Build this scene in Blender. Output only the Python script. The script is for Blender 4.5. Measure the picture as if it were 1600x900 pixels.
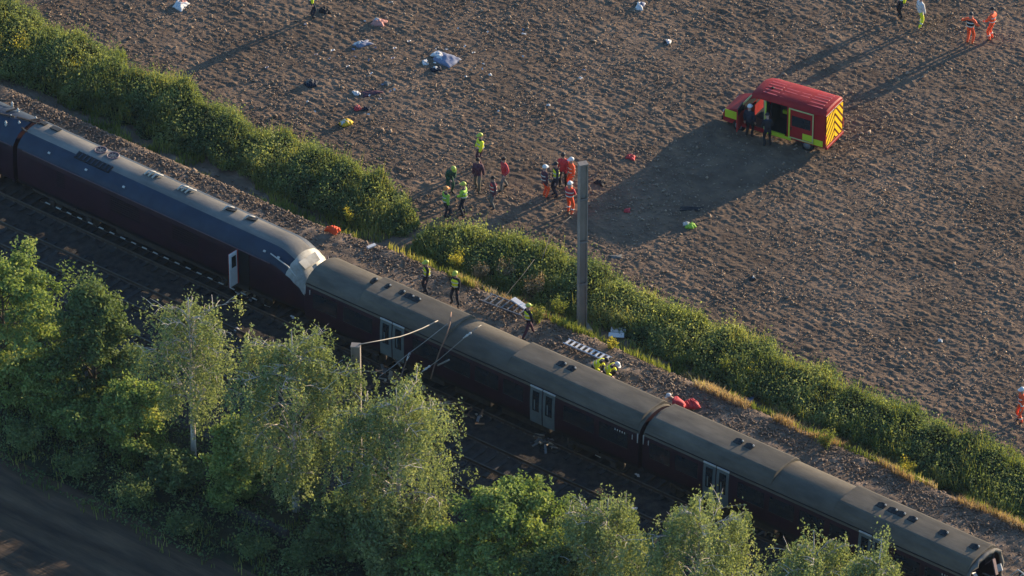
import bpy, bmesh, math, random
import numpy as np
from mathutils import Vector, Matrix, noise as mnoise

random.seed(7); RNG = np.random.default_rng(11)
for o in list(bpy.data.objects): bpy.data.objects.remove(o)
SC = bpy.context.scene; COL = SC.collection
rad = math.radians; PI = math.pi

# ------------------------------------------------------------------ camera
# x runs along the railway (to the lower right of the picture), y across it towards the field
PXM, PITCH, YAW, DIST = 32.0, rad(33.0), rad(38.8), 300.0
CR = Vector((math.cos(YAW), math.sin(YAW), 0))
CF = Vector((-math.sin(YAW)*math.cos(PITCH), math.cos(YAW)*math.cos(PITCH), -math.sin(PITCH)))
CU = CR.cross(CF); CPOS = -CF*DIST
FPX = PXM*DIST
cam_d = bpy.data.cameras.new('camera'); cam = bpy.data.objects.new('camera', cam_d); COL.objects.link(cam)
cam_d.sensor_width = 36; cam_d.lens = 36*FPX/1600; cam_d.clip_start = 5; cam_d.clip_end = 6000
cam.matrix_world = Matrix(((CR.x, CU.x, -CF.x, CPOS.x), (CR.y, CU.y, -CF.y, CPOS.y), (CR.z, CU.z, -CF.z, CPOS.z), (0, 0, 0, 1)))
SC.camera = cam
def P(px, py, z=0.0):
    d = CF + CR*((px-800)/FPX) + CU*((450-py)/FPX)
    return CPOS + d*((z-CPOS.z)/d.z)

def bank(v, u):
    # low earth bank carrying the railway, between the hedge and the tracks
    v = np.asarray(v, float); k = np.clip((-6.0-np.asarray(u, float))/4.0, 0, 1); a = np.clip((-0.9-0.75*k-v)/(1.5-0.30*k), 0, 1); b = np.clip((v+7.15)/0.8, 0, 1)
    return 0.95*(a*a*(3-2*a))*(b*b*(3-2*b))
def PG(px, py, dz=0.0):
    # picture point dropped onto the ground
    lo, hi = 0.0, 1.0
    for _ in range(30):
        m = (lo+hi)/2
        q = P(px, py, m+dz)
        if m-float(bank(q.y, q.x)) < 0: lo = m
        else: hi = m
    return P(px, py, lo+dz)

# ------------------------------------------------------------------ sky, sun, exposure
SUN_EL = rad(10.4); SUN_AZ = (0.16, 0.987)          # direction towards the sun, in plan
w = bpy.data.worlds.new('World'); SC.world = w; w.use_nodes = True
nt = w.node_tree; bg = nt.nodes['Background']; sky = nt.nodes.new('ShaderNodeTexSky')
sky.sky_type = 'NISHITA'; sky.sun_disc = False; sky.sun_elevation = SUN_EL
sky.sun_rotation = math.atan2(SUN_AZ[0], SUN_AZ[1])
nt.links.new(sky.outputs[0], bg.inputs[0]); sky.ozone_density = 4.0; sky.dust_density = 0.4; bg.inputs[1].default_value = 0.15
sl = bpy.data.lights.new('sun', 'SUN'); sl.energy = 5.0; sl.angle = rad(0.5); sl.color = (1.0, 0.79, 0.54)
so = bpy.data.objects.new('sun', sl); COL.objects.link(so)
sv = Vector((SUN_AZ[0]*math.cos(SUN_EL), SUN_AZ[1]*math.cos(SUN_EL), math.sin(SUN_EL)))
so.rotation_euler = sv.to_track_quat('Z', 'Y').to_euler(); so.location = sv*80
vs = SC.view_settings; vs.view_transform = 'Standard'; vs.look = 'None'; vs.gamma = 1; vs.use_curve_mapping = False
vs.exposure = 1.2
SC.render.engine = 'CYCLES'

# ------------------------------------------------------------------ materials
MATS = {}
def mat(name, c1, c2=None, scale=3.0, rough=0.7, bump=0.0, metal=0.0, spec=0.3, c3=None, stretch=(1, 1, 1), bscale=None, macro=0.0, mscale=0.12):
    if name in MATS: return MATS[name]
    m = bpy.data.materials.new(name); m.use_nodes = True; t = m.node_tree; n = t.nodes; L = t.links
    b = n['Principled BSDF']; b.inputs['Roughness'].default_value = rough; b.inputs['Metallic'].default_value = metal
    b.inputs['Specular IOR Level'].default_value = spec
    c2 = c2 or tuple(min(1, x*0.72) for x in c1)
    tc = n.new('ShaderNodeTexCoord'); mp = n.new('ShaderNodeMapping'); mp.inputs['Scale'].default_value = stretch
    L.new(tc.outputs['Object'], mp.inputs['Vector'])
    nz = n.new('ShaderNodeTexNoise'); nz.inputs['Scale'].default_value = scale; nz.inputs['Detail'].default_value = 6
    nz.inputs['Roughness'].default_value = 0.62; L.new(mp.outputs[0], nz.inputs['Vector'])
    r = n.new('ShaderNodeValToRGB'); r.color_ramp.elements[0].position = 0.33; r.color_ramp.elements[1].position = 0.67
    r.color_ramp.elements[0].color = (*c2, 1); r.color_ramp.elements[1].color = (*c1, 1)
    if c3:
        e = r.color_ramp.elements.new(0.5); e.color = (*c3, 1)
    L.new(nz.outputs['Fac'], r.inputs['Fac']); L.new(r.outputs[0], b.inputs['Base Color'])
    if macro:
        n3 = n.new('ShaderNodeTexNoise'); n3.inputs['Scale'].default_value = mscale; n3.inputs['Detail'].default_value = 3; L.new(mp.outputs[0], n3.inputs['Vector'])
        mr = n.new('ShaderNodeMapRange'); mr.inputs['From Min'].default_value = 0.3; mr.inputs['From Max'].default_value = 0.7; mr.inputs['To Min'].default_value = 1-macro; mr.inputs['To Max'].default_value = 1+macro
        L.new(n3.outputs['Fac'], mr.inputs['Value']); mm = n.new('ShaderNodeMix'); mm.data_type = 'RGBA'; mm.blend_type = 'MULTIPLY'; mm.inputs['Factor'].default_value = 1.0
        L.new(r.outputs[0], mm.inputs[6]); L.new(mr.outputs[0], mm.inputs[7]); L.new(mm.outputs[2], b.inputs['Base Color'])
    if bump:
        nb = n.new('ShaderNodeTexNoise'); nb.inputs['Scale'].default_value = bscale or scale*6; nb.inputs['Detail'].default_value = 4
        L.new(mp.outputs[0], nb.inputs['Vector'])
        bp = n.new('ShaderNodeBump'); bp.inputs['Strength'].default_value = bump; bp.inputs['Distance'].default_value = 0.05
        L.new(nb.outputs['Fac'], bp.inputs['Height']); L.new(bp.outputs[0], b.inputs['Normal'])
    MATS[name] = m; return m
def leafmat(name, ca, cb, cc, trans=0.45):
    m = bpy.data.materials.new(name); m.use_nodes = True; t = m.node_tree; n = t.nodes; L = t.links
    n.remove(n['Principled BSDF']); out = n['Material Output']
    at = n.new('ShaderNodeAttribute'); at.attribute_name = 'tint'
    r = n.new('ShaderNodeValToRGB'); e = r.color_ramp.elements; e[0].color = (*ca, 1); e[1].color = (*cc, 1); e[0].position = 0.05; e[1].position = 0.97
    k = e.new(0.55); k.color = (*cb, 1)
    L.new(at.outputs['Fac'], r.inputs['Fac'])
    d = n.new('ShaderNodeBsdfDiffuse'); tr = n.new('ShaderNodeBsdfTranslucent'); g = n.new('ShaderNodeBsdfGlossy'); g.inputs['Roughness'].default_value = 0.6
    g.inputs['Color'].default_value = (0.8, 0.8, 0.8, 1)
    mx = n.new('ShaderNodeAddShader'); hs = n.new('ShaderNodeMix'); hs.data_type = 'RGBA'; hs.blend_type = 'MULTIPLY'; hs.inputs['Factor'].default_value = 1.0; hs.inputs[7].default_value = (2.6*trans, 2.5*trans, 1.4*trans, 1); m2 = n.new('ShaderNodeMixShader'); m2.inputs[0].default_value = 0.012
    L.new(r.outputs[0], d.inputs['Color']); L.new(r.outputs[0], hs.inputs[6]); L.new(hs.outputs[2], tr.inputs['Color'])
    L.new(d.outputs[0], mx.inputs[0]); L.new(tr.outputs[0], mx.inputs[1]); L.new(mx.outputs[0], m2.inputs[1]); L.new(g.outputs[0], m2.inputs[2])
    L.new(m2.outputs[0], out.inputs['Surface']); MATS[name] = m; return m

# ------------------------------------------------------------------ object helpers
def tag(o, label=None, cat=None, group=None, kind=None):
    if label: o['label'] = label
    if cat: o['category'] = cat
    if group: o['group'] = group
    if kind: o['kind'] = kind
    return o
def empty(name, loc, rz=0.0, label=None, cat=None, group=None, kind=None):
    o = bpy.data.objects.new(name, None); COL.objects.link(o); o.empty_display_size = 0.2
    o.location = loc; o.rotation_euler = (0, 0, rz); return tag(o, label, cat, group, kind)
def link(name, me, parent=None, loc=None):
    o = bpy.data.objects.new(name, me); COL.objects.link(o)
    if parent: o.parent = parent
    if loc is not None: o.location = loc
    return o
def np_mesh(name, V, quads=None, tris=None, mats=(), tint=None, smooth=False, midx=None):
    me = bpy.data.meshes.new(name); V = np.asarray(V, np.float32)
    me.vertices.add(len(V)); me.vertices.foreach_set('co', V.ravel())
    parts = []; st = []; tot = []; off = 0
    for F, k in ((quads, 4), (tris, 3)):
        if F is None or len(F) == 0: continue
        F = np.asarray(F, np.int32); parts.append(F.ravel()); st.append(off+np.arange(len(F))*k); tot.append(np.full(len(F), k)); off += F.size
    li = np.concatenate(parts); me.loops.add(len(li)); me.loops.foreach_set('vertex_index', li)
    st = np.concatenate(st).astype(np.int32); me.polygons.add(len(st)); me.polygons.foreach_set('loop_start', st)
    if smooth: me.polygons.foreach_set('use_smooth', np.ones(len(st), bool))
    for m in mats: me.materials.append(m)
    if midx is not None: me.polygons.foreach_set('material_index', np.asarray(midx, np.int32))
    if tint is not None:
        a = me.attributes.new('tint', 'FLOAT', 'POINT'); a.data.foreach_set('value', np.asarray(tint, np.float32))
    me.update(calc_edges=True); return me

class MB:
    """collects shapes into one mesh"""
    def __init__(s): s.v = []; s.f = []; s.m = []; s.ml = []; s.sm = []
    def mi(s, m):
        if m not in s.ml: s.ml.append(m)
        return s.ml.index(m)
    def add(s, vs, fs, m, smooth=False):
        b = len(s.v); s.v += [tuple(v) for v in vs]; k = s.mi(m)
        for f in fs: s.f.append([b+i for i in f]); s.m.append(k); s.sm.append(smooth)
        return s
    def box(s, c, d, m, rz=0.0, ry=0.0, rx=0.0, bev=0.0):
        x, y, z = (t/2 for t in d); R = Matrix.Rotation(rz, 3, 'Z') @ Matrix.Rotation(ry, 3, 'Y') @ Matrix.Rotation(rx, 3, 'X')
        c = Vector(c)
        if bev > 0:
            bm = bmesh.new(); bmesh.ops.create_cube(bm, size=1)
            for v in bm.verts: v.co = Vector((v.co.x*d[0], v.co.y*d[1], v.co.z*d[2]))
            bmesh.ops.bevel(bm, geom=bm.edges[:], offset=bev, segments=1, affect='EDGES', clamp_overlap=True)
            bm.verts.index_update()
            s.add([R @ v.co + c for v in bm.verts], [[v.index for v in f.verts] for f in bm.faces], m); bm.free(); return s
        vs = [R @ Vector((sx*x, sy*y, sz*z)) + c for sx in (-1, 1) for sy in (-1, 1) for sz in (-1, 1)]
        return s.add(vs, [(0, 1, 3, 2), (4, 6, 7, 5), (0, 4, 5, 1), (2, 3, 7, 6), (0, 2, 6, 4), (1, 5, 7, 3)], m)
    def tube(s, pts, r, m, n=6, smooth=True, cap=True):
        pts = [Vector(p) for p in pts]; r = r if hasattr(r, '__len__') else [r]*len(pts)
        vs = []; up = None
        for i, p in enumerate(pts):
            d = (pts[min(i+1, len(pts)-1)] - pts[max(i-1, 0)])
            d = d.normalized() if d.length > 1e-9 else Vector((0, 0, 1))
            a = d.cross(Vector((0, 0, 1)) if abs(d.z) < 0.95 else Vector((1, 0, 0)))
            if up is not None:
                a2 = up - d*up.dot(d)
                if a2.length > 1e-3: a = a2
            a.normalize(); up = a; b = d.cross(a)
            for k in range(n):
                t = 2*PI*k/n; vs.append(p + (a*math.cos(t)+b*math.sin(t))*r[i])
        fs = [(i*n+k, i*n+(k+1) % n, (i+1)*n+(k+1) % n, (i+1)*n+k) for i in range(len(pts)-1) for k in range(n)]
        if cap: fs += [tuple(range(n-1, -1, -1)), tuple((len(pts)-1)*n+k for k in range(n))]
        return s.add(vs, fs, m, smooth)
    def loft(s, rings, m, closed=True, cap0=True, cap1=True, smooth=False, mfun=None):
        n = len(rings[0]); vs = [p for r in rings for p in r]; kk = n if closed else n-1
        b = len(s.v); s.v += [tuple(v) for v in vs]
        for i in range(len(rings)-1):
            for k in range(kk):
                q = [i*n+k, i*n+(k+1) % n, (i+1)*n+(k+1) % n, (i+1)*n+k]
                mm = mfun(i, k) if mfun else m
                s.f.append([b+j for j in q]); s.m.append(s.mi(mm)); s.sm.append(smooth)
        if cap0: s.f.append([b+j for j in range(n-1, -1, -1)]); s.m.append(s.mi(m)); s.sm.append(False)
        if cap1: s.f.append([b+(len(rings)-1)*n+j for j in range(n)]); s.m.append(s.mi(m)); s.sm.append(False)
        return s
    def lathe(s, prof, m, c=(0, 0, 0), axis='Z', n=12, smooth=True):
        vs = []
        for r, h in prof:
            for k in range(n):
                t = 2*PI*k/n; a, b = r*math.cos(t), r*math.sin(t)
                v = {'Z': (a, b, h), 'Y': (a, h, b), 'X': (h, a, b)}[axis]
                vs.append((v[0]+c[0], v[1]+c[1], v[2]+c[2]))
        fs = [(i*n+k, i*n+(k+1) % n, (i+1)*n+(k+1) % n, (i+1)*n+k) for i in range(len(prof)-1) for k in range(n)]
        fs += [tuple(range(n-1, -1, -1)), tuple((len(prof)-1)*n+k for k in range(n))]
        return s.add(vs, fs, m, smooth)
    def mesh(s, name):
        me = bpy.data.meshes.new(name); me.from_pydata(s.v, [], s.f)
        for m in s.ml: me.materials.append(m)
        me.polygons.foreach_set('material_index', s.m); me.polygons.foreach_set('use_smooth', s.sm); me.update(); return me
    def build(s, name, parent=None, loc=None, fix=True):
        me = s.mesh(name)
        if fix:
            bm = bmesh.new(); bm.from_mesh(me); bmesh.ops.recalc_face_normals(bm, faces=bm.faces); bm.to_mesh(me); bm.free()
        return link(name, me, parent, loc)

# ------------------------------------------------------------------ noise
def lattice(nx, ny, cx, cy, seed):
    r = np.random.default_rng(seed); g = r.random((int(cy)+3, int(cx)+3)).astype(np.float32)
    x = np.linspace(0, cx, nx); y = np.linspace(0, cy, ny)
    xi = x.astype(int); yi = y.astype(int); fx = x-xi; fy = y-yi
    fx = (fx*fx*(3-2*fx))[None, :]; fy = (fy*fy*(3-2*fy))[:, None]
    a = g[yi][:, xi]; b = g[yi][:, xi+1]; c = g[yi+1][:, xi]; d = g[yi+1][:, xi+1]
    return (a*(1-fx)+b*fx)*(1-fy)+(c*(1-fx)+d*fx)*fy
def n1(x, seed):
    xi = np.floor(x).astype(int); f = x-xi; f = f*f*(3-2*f); r = np.random.default_rng(seed).random(512)
    return r[xi % 512]*(1-f)+r[(xi+1) % 512]*f
def n2(x, y, seed):
    g = np.random.default_rng(seed).random((256, 256)); xi = np.floor(x).astype(int); yi = np.floor(y).astype(int)
    fx = x-xi; fy = y-yi; fx = fx*fx*(3-2*fx); fy = fy*fy*(3-2*fy)
    q = lambda a, b: g[b % 256, a % 256]
    return (q(xi, yi)*(1-fx)+q(xi+1, yi)*fx)*(1-fy)+(q(xi, yi+1)*(1-fx)+q(xi+1, yi+1)*fx)*fy
def project(V):
    q = V - np.array(CPOS); w_ = q @ np.array(CF)
    return 800+FPX*(q @ np.array(CR))/w_, 450-FPX*(q @ np.array(CU))/w_

# ================================================================== THE SETTING
M_soil = mat('ploughed soil', (0.205, 0.133, 0.083), (0.112, 0.073, 0.048), 0.9, 0.95, 0.5, 0, 0.1, c3=(0.14, 0.097, 0.066), bscale=14, macro=0.28, mscale=0.16)
M_clod = mat('dry soil clods', (0.37, 0.275, 0.19), (0.13, 0.094, 0.065), 2.2, 0.95, 0.4, 0, 0.1)
M_earth = mat('trackside earth', (0.15, 0.105, 0.07), (0.07, 0.055, 0.038), 1.4, 0.95, 0.6, 0, 0.1, c3=(0.11, 0.08, 0.052), bscale=18)
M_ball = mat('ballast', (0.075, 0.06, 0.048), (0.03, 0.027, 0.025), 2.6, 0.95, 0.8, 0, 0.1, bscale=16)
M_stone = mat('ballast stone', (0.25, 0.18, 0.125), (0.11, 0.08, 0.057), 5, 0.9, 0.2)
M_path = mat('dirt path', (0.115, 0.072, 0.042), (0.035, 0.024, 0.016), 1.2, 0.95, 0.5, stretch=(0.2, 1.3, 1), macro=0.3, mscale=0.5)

def grid_sheet(name, u0, u1, v0, v1, step, hfun, m, kind='structure', cull=120):
    nx = int((u1-u0)/step)+1; ny = int((v1-v0)/step)+1
    X, Y = np.meshgrid(np.linspace(u0, u1, nx), np.linspace(v0, v1, ny)); Z = hfun(X, Y, nx, ny)
    V = np.stack([X, Y, Z], -1).reshape(-1, 3)
    i = np.arange((ny-1)*(nx-1)); r = i//(nx-1); c = i % (nx-1); a = r*nx+c
    Q = np.stack([a, a+1, a+nx+1, a+nx], 1)
    if cull:
        px, py = project(V); ok = (px > -cull) & (px < 1600+cull) & (py > -cull) & (py < 900+cull)
        Q = Q[ok[Q[:, 0]]]
        used = np.zeros(len(V), bool); used[Q.ravel()] = True; re = np.cumsum(used)-1; V = V[used]; Q = re[Q]
    me = np_mesh(name, V, Q, mats=[m], smooth=True)
    o = link(name, me); o['kind'] = kind; return o

# outer ground reaching the horizon, lower than everything laid on it
g = MB(); g.add([(-1500, -1500, -0.30), (1500, -1500, -0.30), (1500, 1500, -0.30), (-1500, 1500, -0.30)], [(0, 1, 2, 3)], M_soil); g.build('ground', fix=False)['kind'] = 'structure'

FIELD_V0 = 1.2
def field_h(X, Y, nx, ny):
    W, H = X[0, -1]-X[0, 0], Y[-1, 0]-Y[0, 0]
    h = (lattice(nx, ny, W/6, H/3, 1)-0.5)*0.05
    ph = (Y+X*0.06)*2*PI/0.55 + (lattice(nx, ny, W/7, H/3, 2)-0.5)*5
    h += np.sin(ph)*0.013*lattice(nx, ny, W/3, H/1.5, 3)
    h += (lattice(nx, ny, W/0.6, H/0.25, 4)-0.5)*0.012
    h += (lattice(nx, ny, W/0.24, H/0.15, 5)-0.5)*0.012
    h += np.abs(lattice(nx, ny, W/0.17, H/0.13, 6)-0.5)*0.055+(lattice(nx, ny, W/0.10, H/0.09, 7)-0.5)*0.03
    # clods pressed out of the surface
    st = X[0, 1]-X[0, 0]; r = np.random.default_rng(5); n = 90000
    ci = r.integers(4, nx-5, n); cj = r.integers(4, ny-5, n)
    cl = lattice(nx, ny, W/2.5, H/1.6, 8)[cj, ci]; keep = r.random(n) < cl*1.5-0.2; ci = ci[keep]; cj = cj[keep]; n = len(ci)
    R = r.gamma(1.3, 0.018, n)+0.045; A = R*r.uniform(0.2, 0.5, n); el = r.uniform(1.0, 2.2, n)
    B = np.zeros_like(h)
    for dj in range(-3, 4):
        for di in range(-4, 5):
            d = ((di*st/el)**2+(dj*st)**2)/R**2
            hh = np.where(d < 1, A*np.sqrt(np.maximum(0, 1-d)), 0)*r.uniform(0.75, 1.1, n)
            np.maximum.at(B, (cj+dj, ci+di), hh)
    return h + B
field = grid_sheet('ploughed_field', -36, 34, FIELD_V0, 39, 0.06, field_h, M_soil)

def scatter_rocks(name, C, R, m, tri_sub=0, kind='stuff', flat=0.7):
    # irregular octahedra / subdivided lumps joined into one mesh
    base = np.array([(1, 0, 0), (-1, 0, 0), (0, 1, 0), (0, -1, 0), (0, 0, 1), (0, 0, -1)], float)
    T = np.array([(0, 2, 4), (2, 1, 4), (1, 3, 4), (3, 0, 4), (2, 0, 5), (1, 2, 5), (3, 1, 5), (0, 3, 5)])
    if tri_sub:
        base = np.vstack([base, [(base[a]+base[b])/math.sqrt(2) for a, b in ((0, 2), (2, 1), (1, 3), (3, 0))]])
        T = np.array([(0, 6, 4), (6, 2, 4), (2, 7, 4), (7, 1, 4), (1, 8, 4), (8, 3, 4), (3, 9, 4), (9, 0, 4), (6, 0, 5), (2, 6, 5), (7, 2, 5), (1, 7, 5), (8, 1, 5), (3, 8, 5), (9, 3, 5), (0, 9, 5)])
    n = len(C); k = len(base); V = np.repeat(base[None], n, 0)*RNG.uniform(0.65, 1.3, (n, k, 1))
    a = RNG.uniform(0, 2*PI, n); ca, sa = np.cos(a)[:, None], np.sin(a)[:, None]
    sc = np.stack([RNG.uniform(0.8, 1.5, n), RNG.uniform(0.7, 1.1, n), RNG.uniform(0.5, 0.9, n)*flat/0.7], 1)
    V = V*sc[:, None, :]*np.asarray(R)[:, None, None]
    tl = RNG.uniform(-0.5, 0.5, n)[:, None]; z = V[..., 2]+V[..., 0]*tl
    V = np.stack([V[..., 0]*ca-V[..., 1]*sa, V[..., 0]*sa+V[..., 1]*ca, z], -1)+np.asarray(C)[:, None, :]
    F = (T[None]+np.arange(n)[:, None, None]*k).reshape(-1, 3)
    me = np_mesh(name, V.reshape(-1, 3), None, F, [m]); o = link(name, me); o['kind'] = kind; return o
def in_view(C, mar=60):
    px, py = project(C); return (px > -mar) & (px < 1600+mar) & (py > -mar) & (py < 900+mar)
n = 90000; C = np.stack([RNG.uniform(-38, 34, n), RNG.uniform(2.6, 40, n), RNG.uniform(-0.01, 0.07, n)], 1)
keep = in_view(C) & (RNG.random(n) < n2(C[:, 0]/2.4, C[:, 1]/1.4, 5)*1.5); C = C[keep]
R = RNG.gamma(1.4, 0.015, len(C))+0.024
cl = scatter_rocks('soil_clods', C, np.minimum(R, 0.14), M_clod, 0); tag(cl, 'dry brown soil clods strewn over the ploughed field', 'soil')

# trackside bench and ballast
TRK_Z = 0.30; TV = (-8.75, -12.25, -15.7)
def bench_h(X, Y, nx, ny):
    W, H = X[0, -1]-X[0, 0], Y[-1, 0]-Y[0, 0]
    h = (lattice(nx, ny, W/1.5, H/1.0, 21)-0.5)*0.12+(lattice(nx, ny, W/0.3, H/0.3, 22)-0.5)*0.07+(lattice(nx, ny, W/0.14, H/0.14, 23)-0.5)*0.03
    h += bank(Y, X) + np.where(Y < -7.0, 0.06, 0)
    return h
grid_sheet('trackside_earth', -40, 42, -7.3, 1.9, 0.10, bench_h, mat('bare brown earth', (0.29, 0.205, 0.14), (0.15, 0.11, 0.076), 1.1, 0.95, 0.6, 0, 0.1, c3=(0.155, 0.11, 0.075), bscale=18))
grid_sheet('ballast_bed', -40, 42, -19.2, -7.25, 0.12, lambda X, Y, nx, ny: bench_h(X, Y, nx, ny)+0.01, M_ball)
def verge_h(X, Y, nx, ny):
    W, H = X[0, -1]-X[0, 0], Y[-1, 0]-Y[0, 0]
    return (lattice(nx, ny, W/3, H/2, 31)-0.5)*0.3+(lattice(nx, ny, W/0.5, H/0.4, 32)-0.5)*0.10 - 0.02
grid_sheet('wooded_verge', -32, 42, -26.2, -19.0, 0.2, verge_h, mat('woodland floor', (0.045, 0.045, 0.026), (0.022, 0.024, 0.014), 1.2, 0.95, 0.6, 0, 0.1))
def path_h(X, Y, nx, ny):
    W, H = X[0, -1]-X[0, 0], Y[-1, 0]-Y[0, 0]
    return -0.10*(np.exp(-((Y+28.6)/0.35)**2)+np.exp(-((Y+30.3)/0.35)**2)+np.exp(-((Y+32.8)/0.35)**2))+(lattice(nx, ny, W/2.5, H/0.6, 41)-0.5)*0.12+(lattice(nx, ny, W/0.4, H/0.3, 42)-0.5)*0.04
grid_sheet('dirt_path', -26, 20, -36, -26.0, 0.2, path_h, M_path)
n = 17000; C = np.stack([RNG.uniform(-36, 40, n), np.where(RNG.random(n) < 0.72, RNG.normal(-2.9, 0.6, n), RNG.uniform(-7, -1.0, n)), np.zeros(n)], 1)
C = C[in_view(C)]; C[:, 2] = bank(C[:, 1], C[:, 0])+0.015+RNG.uniform(-0.02, 0.03, len(C))
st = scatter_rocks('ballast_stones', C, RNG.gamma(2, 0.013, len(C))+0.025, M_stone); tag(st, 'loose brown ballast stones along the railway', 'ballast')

# tracks
M_rail = mat('rail steel', (0.10, 0.07, 0.05), (0.06, 0.04, 0.03), 4, 0.45, 0, 0.5); M_head = mat('rail head', (0.15, 0.125, 0.10), (0.10, 0.08, 0.06), 3, 0.5, 0, 0.5)
M_slp = mat('concrete sleeper', (0.055, 0.049, 0.043), (0.034, 0.030, 0.027), 2, 0.9, 0.3); M_clip = mat('rail clip', (0.10, 0.08, 0.06), None, 5, 0.6)
sb = MB(); sb.loft([[(x, y, z) for x, z in ((-.14, -.10), (.14, -.10), (.11, .06), (-.11, .06))] for y in (-1.25, -0.3, 0.3, 1.25)], M_slp)
for s in (-1, 1):
    for d in (-.11, .11): sb.box((0, s*0.717+d, 0.085), (0.13, 0.07, 0.05), M_clip)
SLP = sb.mesh('sleeper')
for ti, v in enumerate(TV):
    t = empty('railway_track', (0, v, 0), kind='structure')
    for s in (-1, 1):
        r = MB(); y = s*0.7535
        sec = [(-.07, .13), (.07, .13), (.02, .165), (.012, .265), (-.012, .265), (-.02, .165)]
        r.loft([[(x, y+a, z) for a, z in sec] for x in (-42, 42)], M_rail)
        r.loft([[(x, y+a, z) for a, z in ((-.036, .262), (.036, .262), (.034, .30), (-.034, .30))] for x in (-42, 42)], M_head)
        r.build('rail', t)
    for k in range(112):
        if ti == 0 and False: continue
        link('sleeper', SLP, t, (-36.4+k*0.68, random.uniform(-.02, .02), 0.065))

# ================================================================== VEGETATION
def leaves_mesh(name, C, size, m, tint, up=0.3, droop=None, asp=0.55):
    """one quad per leaf at centres C"""
    n = len(C); size = np.broadcast_to(size, (n,))
    N = RNG.normal(0, 1, (n, 3)); N[:, 2] += up*2; N /= np.linalg.norm(N, axis=1, keepdims=True)
    A = RNG.normal(0, 1, (n, 3))
    if droop is not None: A = A*(1-droop)+np.array([0, 0, -1.6])*droop
    A -= N*np.sum(A*N, 1, keepdims=True); A /= np.linalg.norm(A, axis=1, keepdims=True)+1e-9
    B = np.cross(N, A); s = size[:, None]*0.5; fold = N*s*0.25
    V = np.stack([C-A*s, C+B*s*asp+fold, C+A*s, C-B*s*asp+fold], 1).reshape(-1, 3)
    Q = np.arange(n*4).reshape(n, 4)
    return np_mesh(name, V, Q, mats=[m], tint=np.repeat(np.clip(tint, 0, 1), 4))
L_birch = leafmat('birch leaves', (0.062, 0.085, 0.036), (0.135, 0.165, 0.068), (0.235, 0.245, 0.105), 0.32)
L_broad = leafmat('broad leaves', (0.050, 0.085, 0.028), (0.130, 0.175, 0.052), (0.26, 0.27, 0.09), 0.32)
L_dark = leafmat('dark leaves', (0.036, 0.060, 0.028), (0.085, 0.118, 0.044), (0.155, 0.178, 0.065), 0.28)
L_hedge = leafmat('hedge leaves', (0.026, 0.045, 0.024), (0.085, 0.112, 0.045), (0.22, 0.235, 0.085), 0.40)
L_dry = leafmat('dry grass', (0.17, 0.12, 0.065), (0.29, 0.20, 0.11), (0.42, 0.33, 0.20), 0.2)
L_green = leafmat('rough grass', (0.04, 0.06, 0.015), (0.11, 0.13, 0.03), (0.22, 0.2, 0.06), 0.35)
L_yel = leafmat('yellow weeds', (0.13, 0.13, 0.02), (0.30, 0.26, 0.04), (0.45, 0.36, 0.06), 0.4)
M_birch = mat('birch bark', (0.62, 0.55, 0.46), (0.22, 0.18, 0.15), 5, 0.8, 0.3, stretch=(1, 1, 0.35))
M_bark = mat('dark bark', (0.14, 0.105, 0.075), (0.06, 0.045, 0.035), 6, 0.9, 0.5, stretch=(1, 1, 0.3))
M_core = mat('hedge interior', (0.03, 0.034, 0.014), (0.014, 0.016, 0.008), 4, 1.0, 0.6, 0, 0.0)

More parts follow.
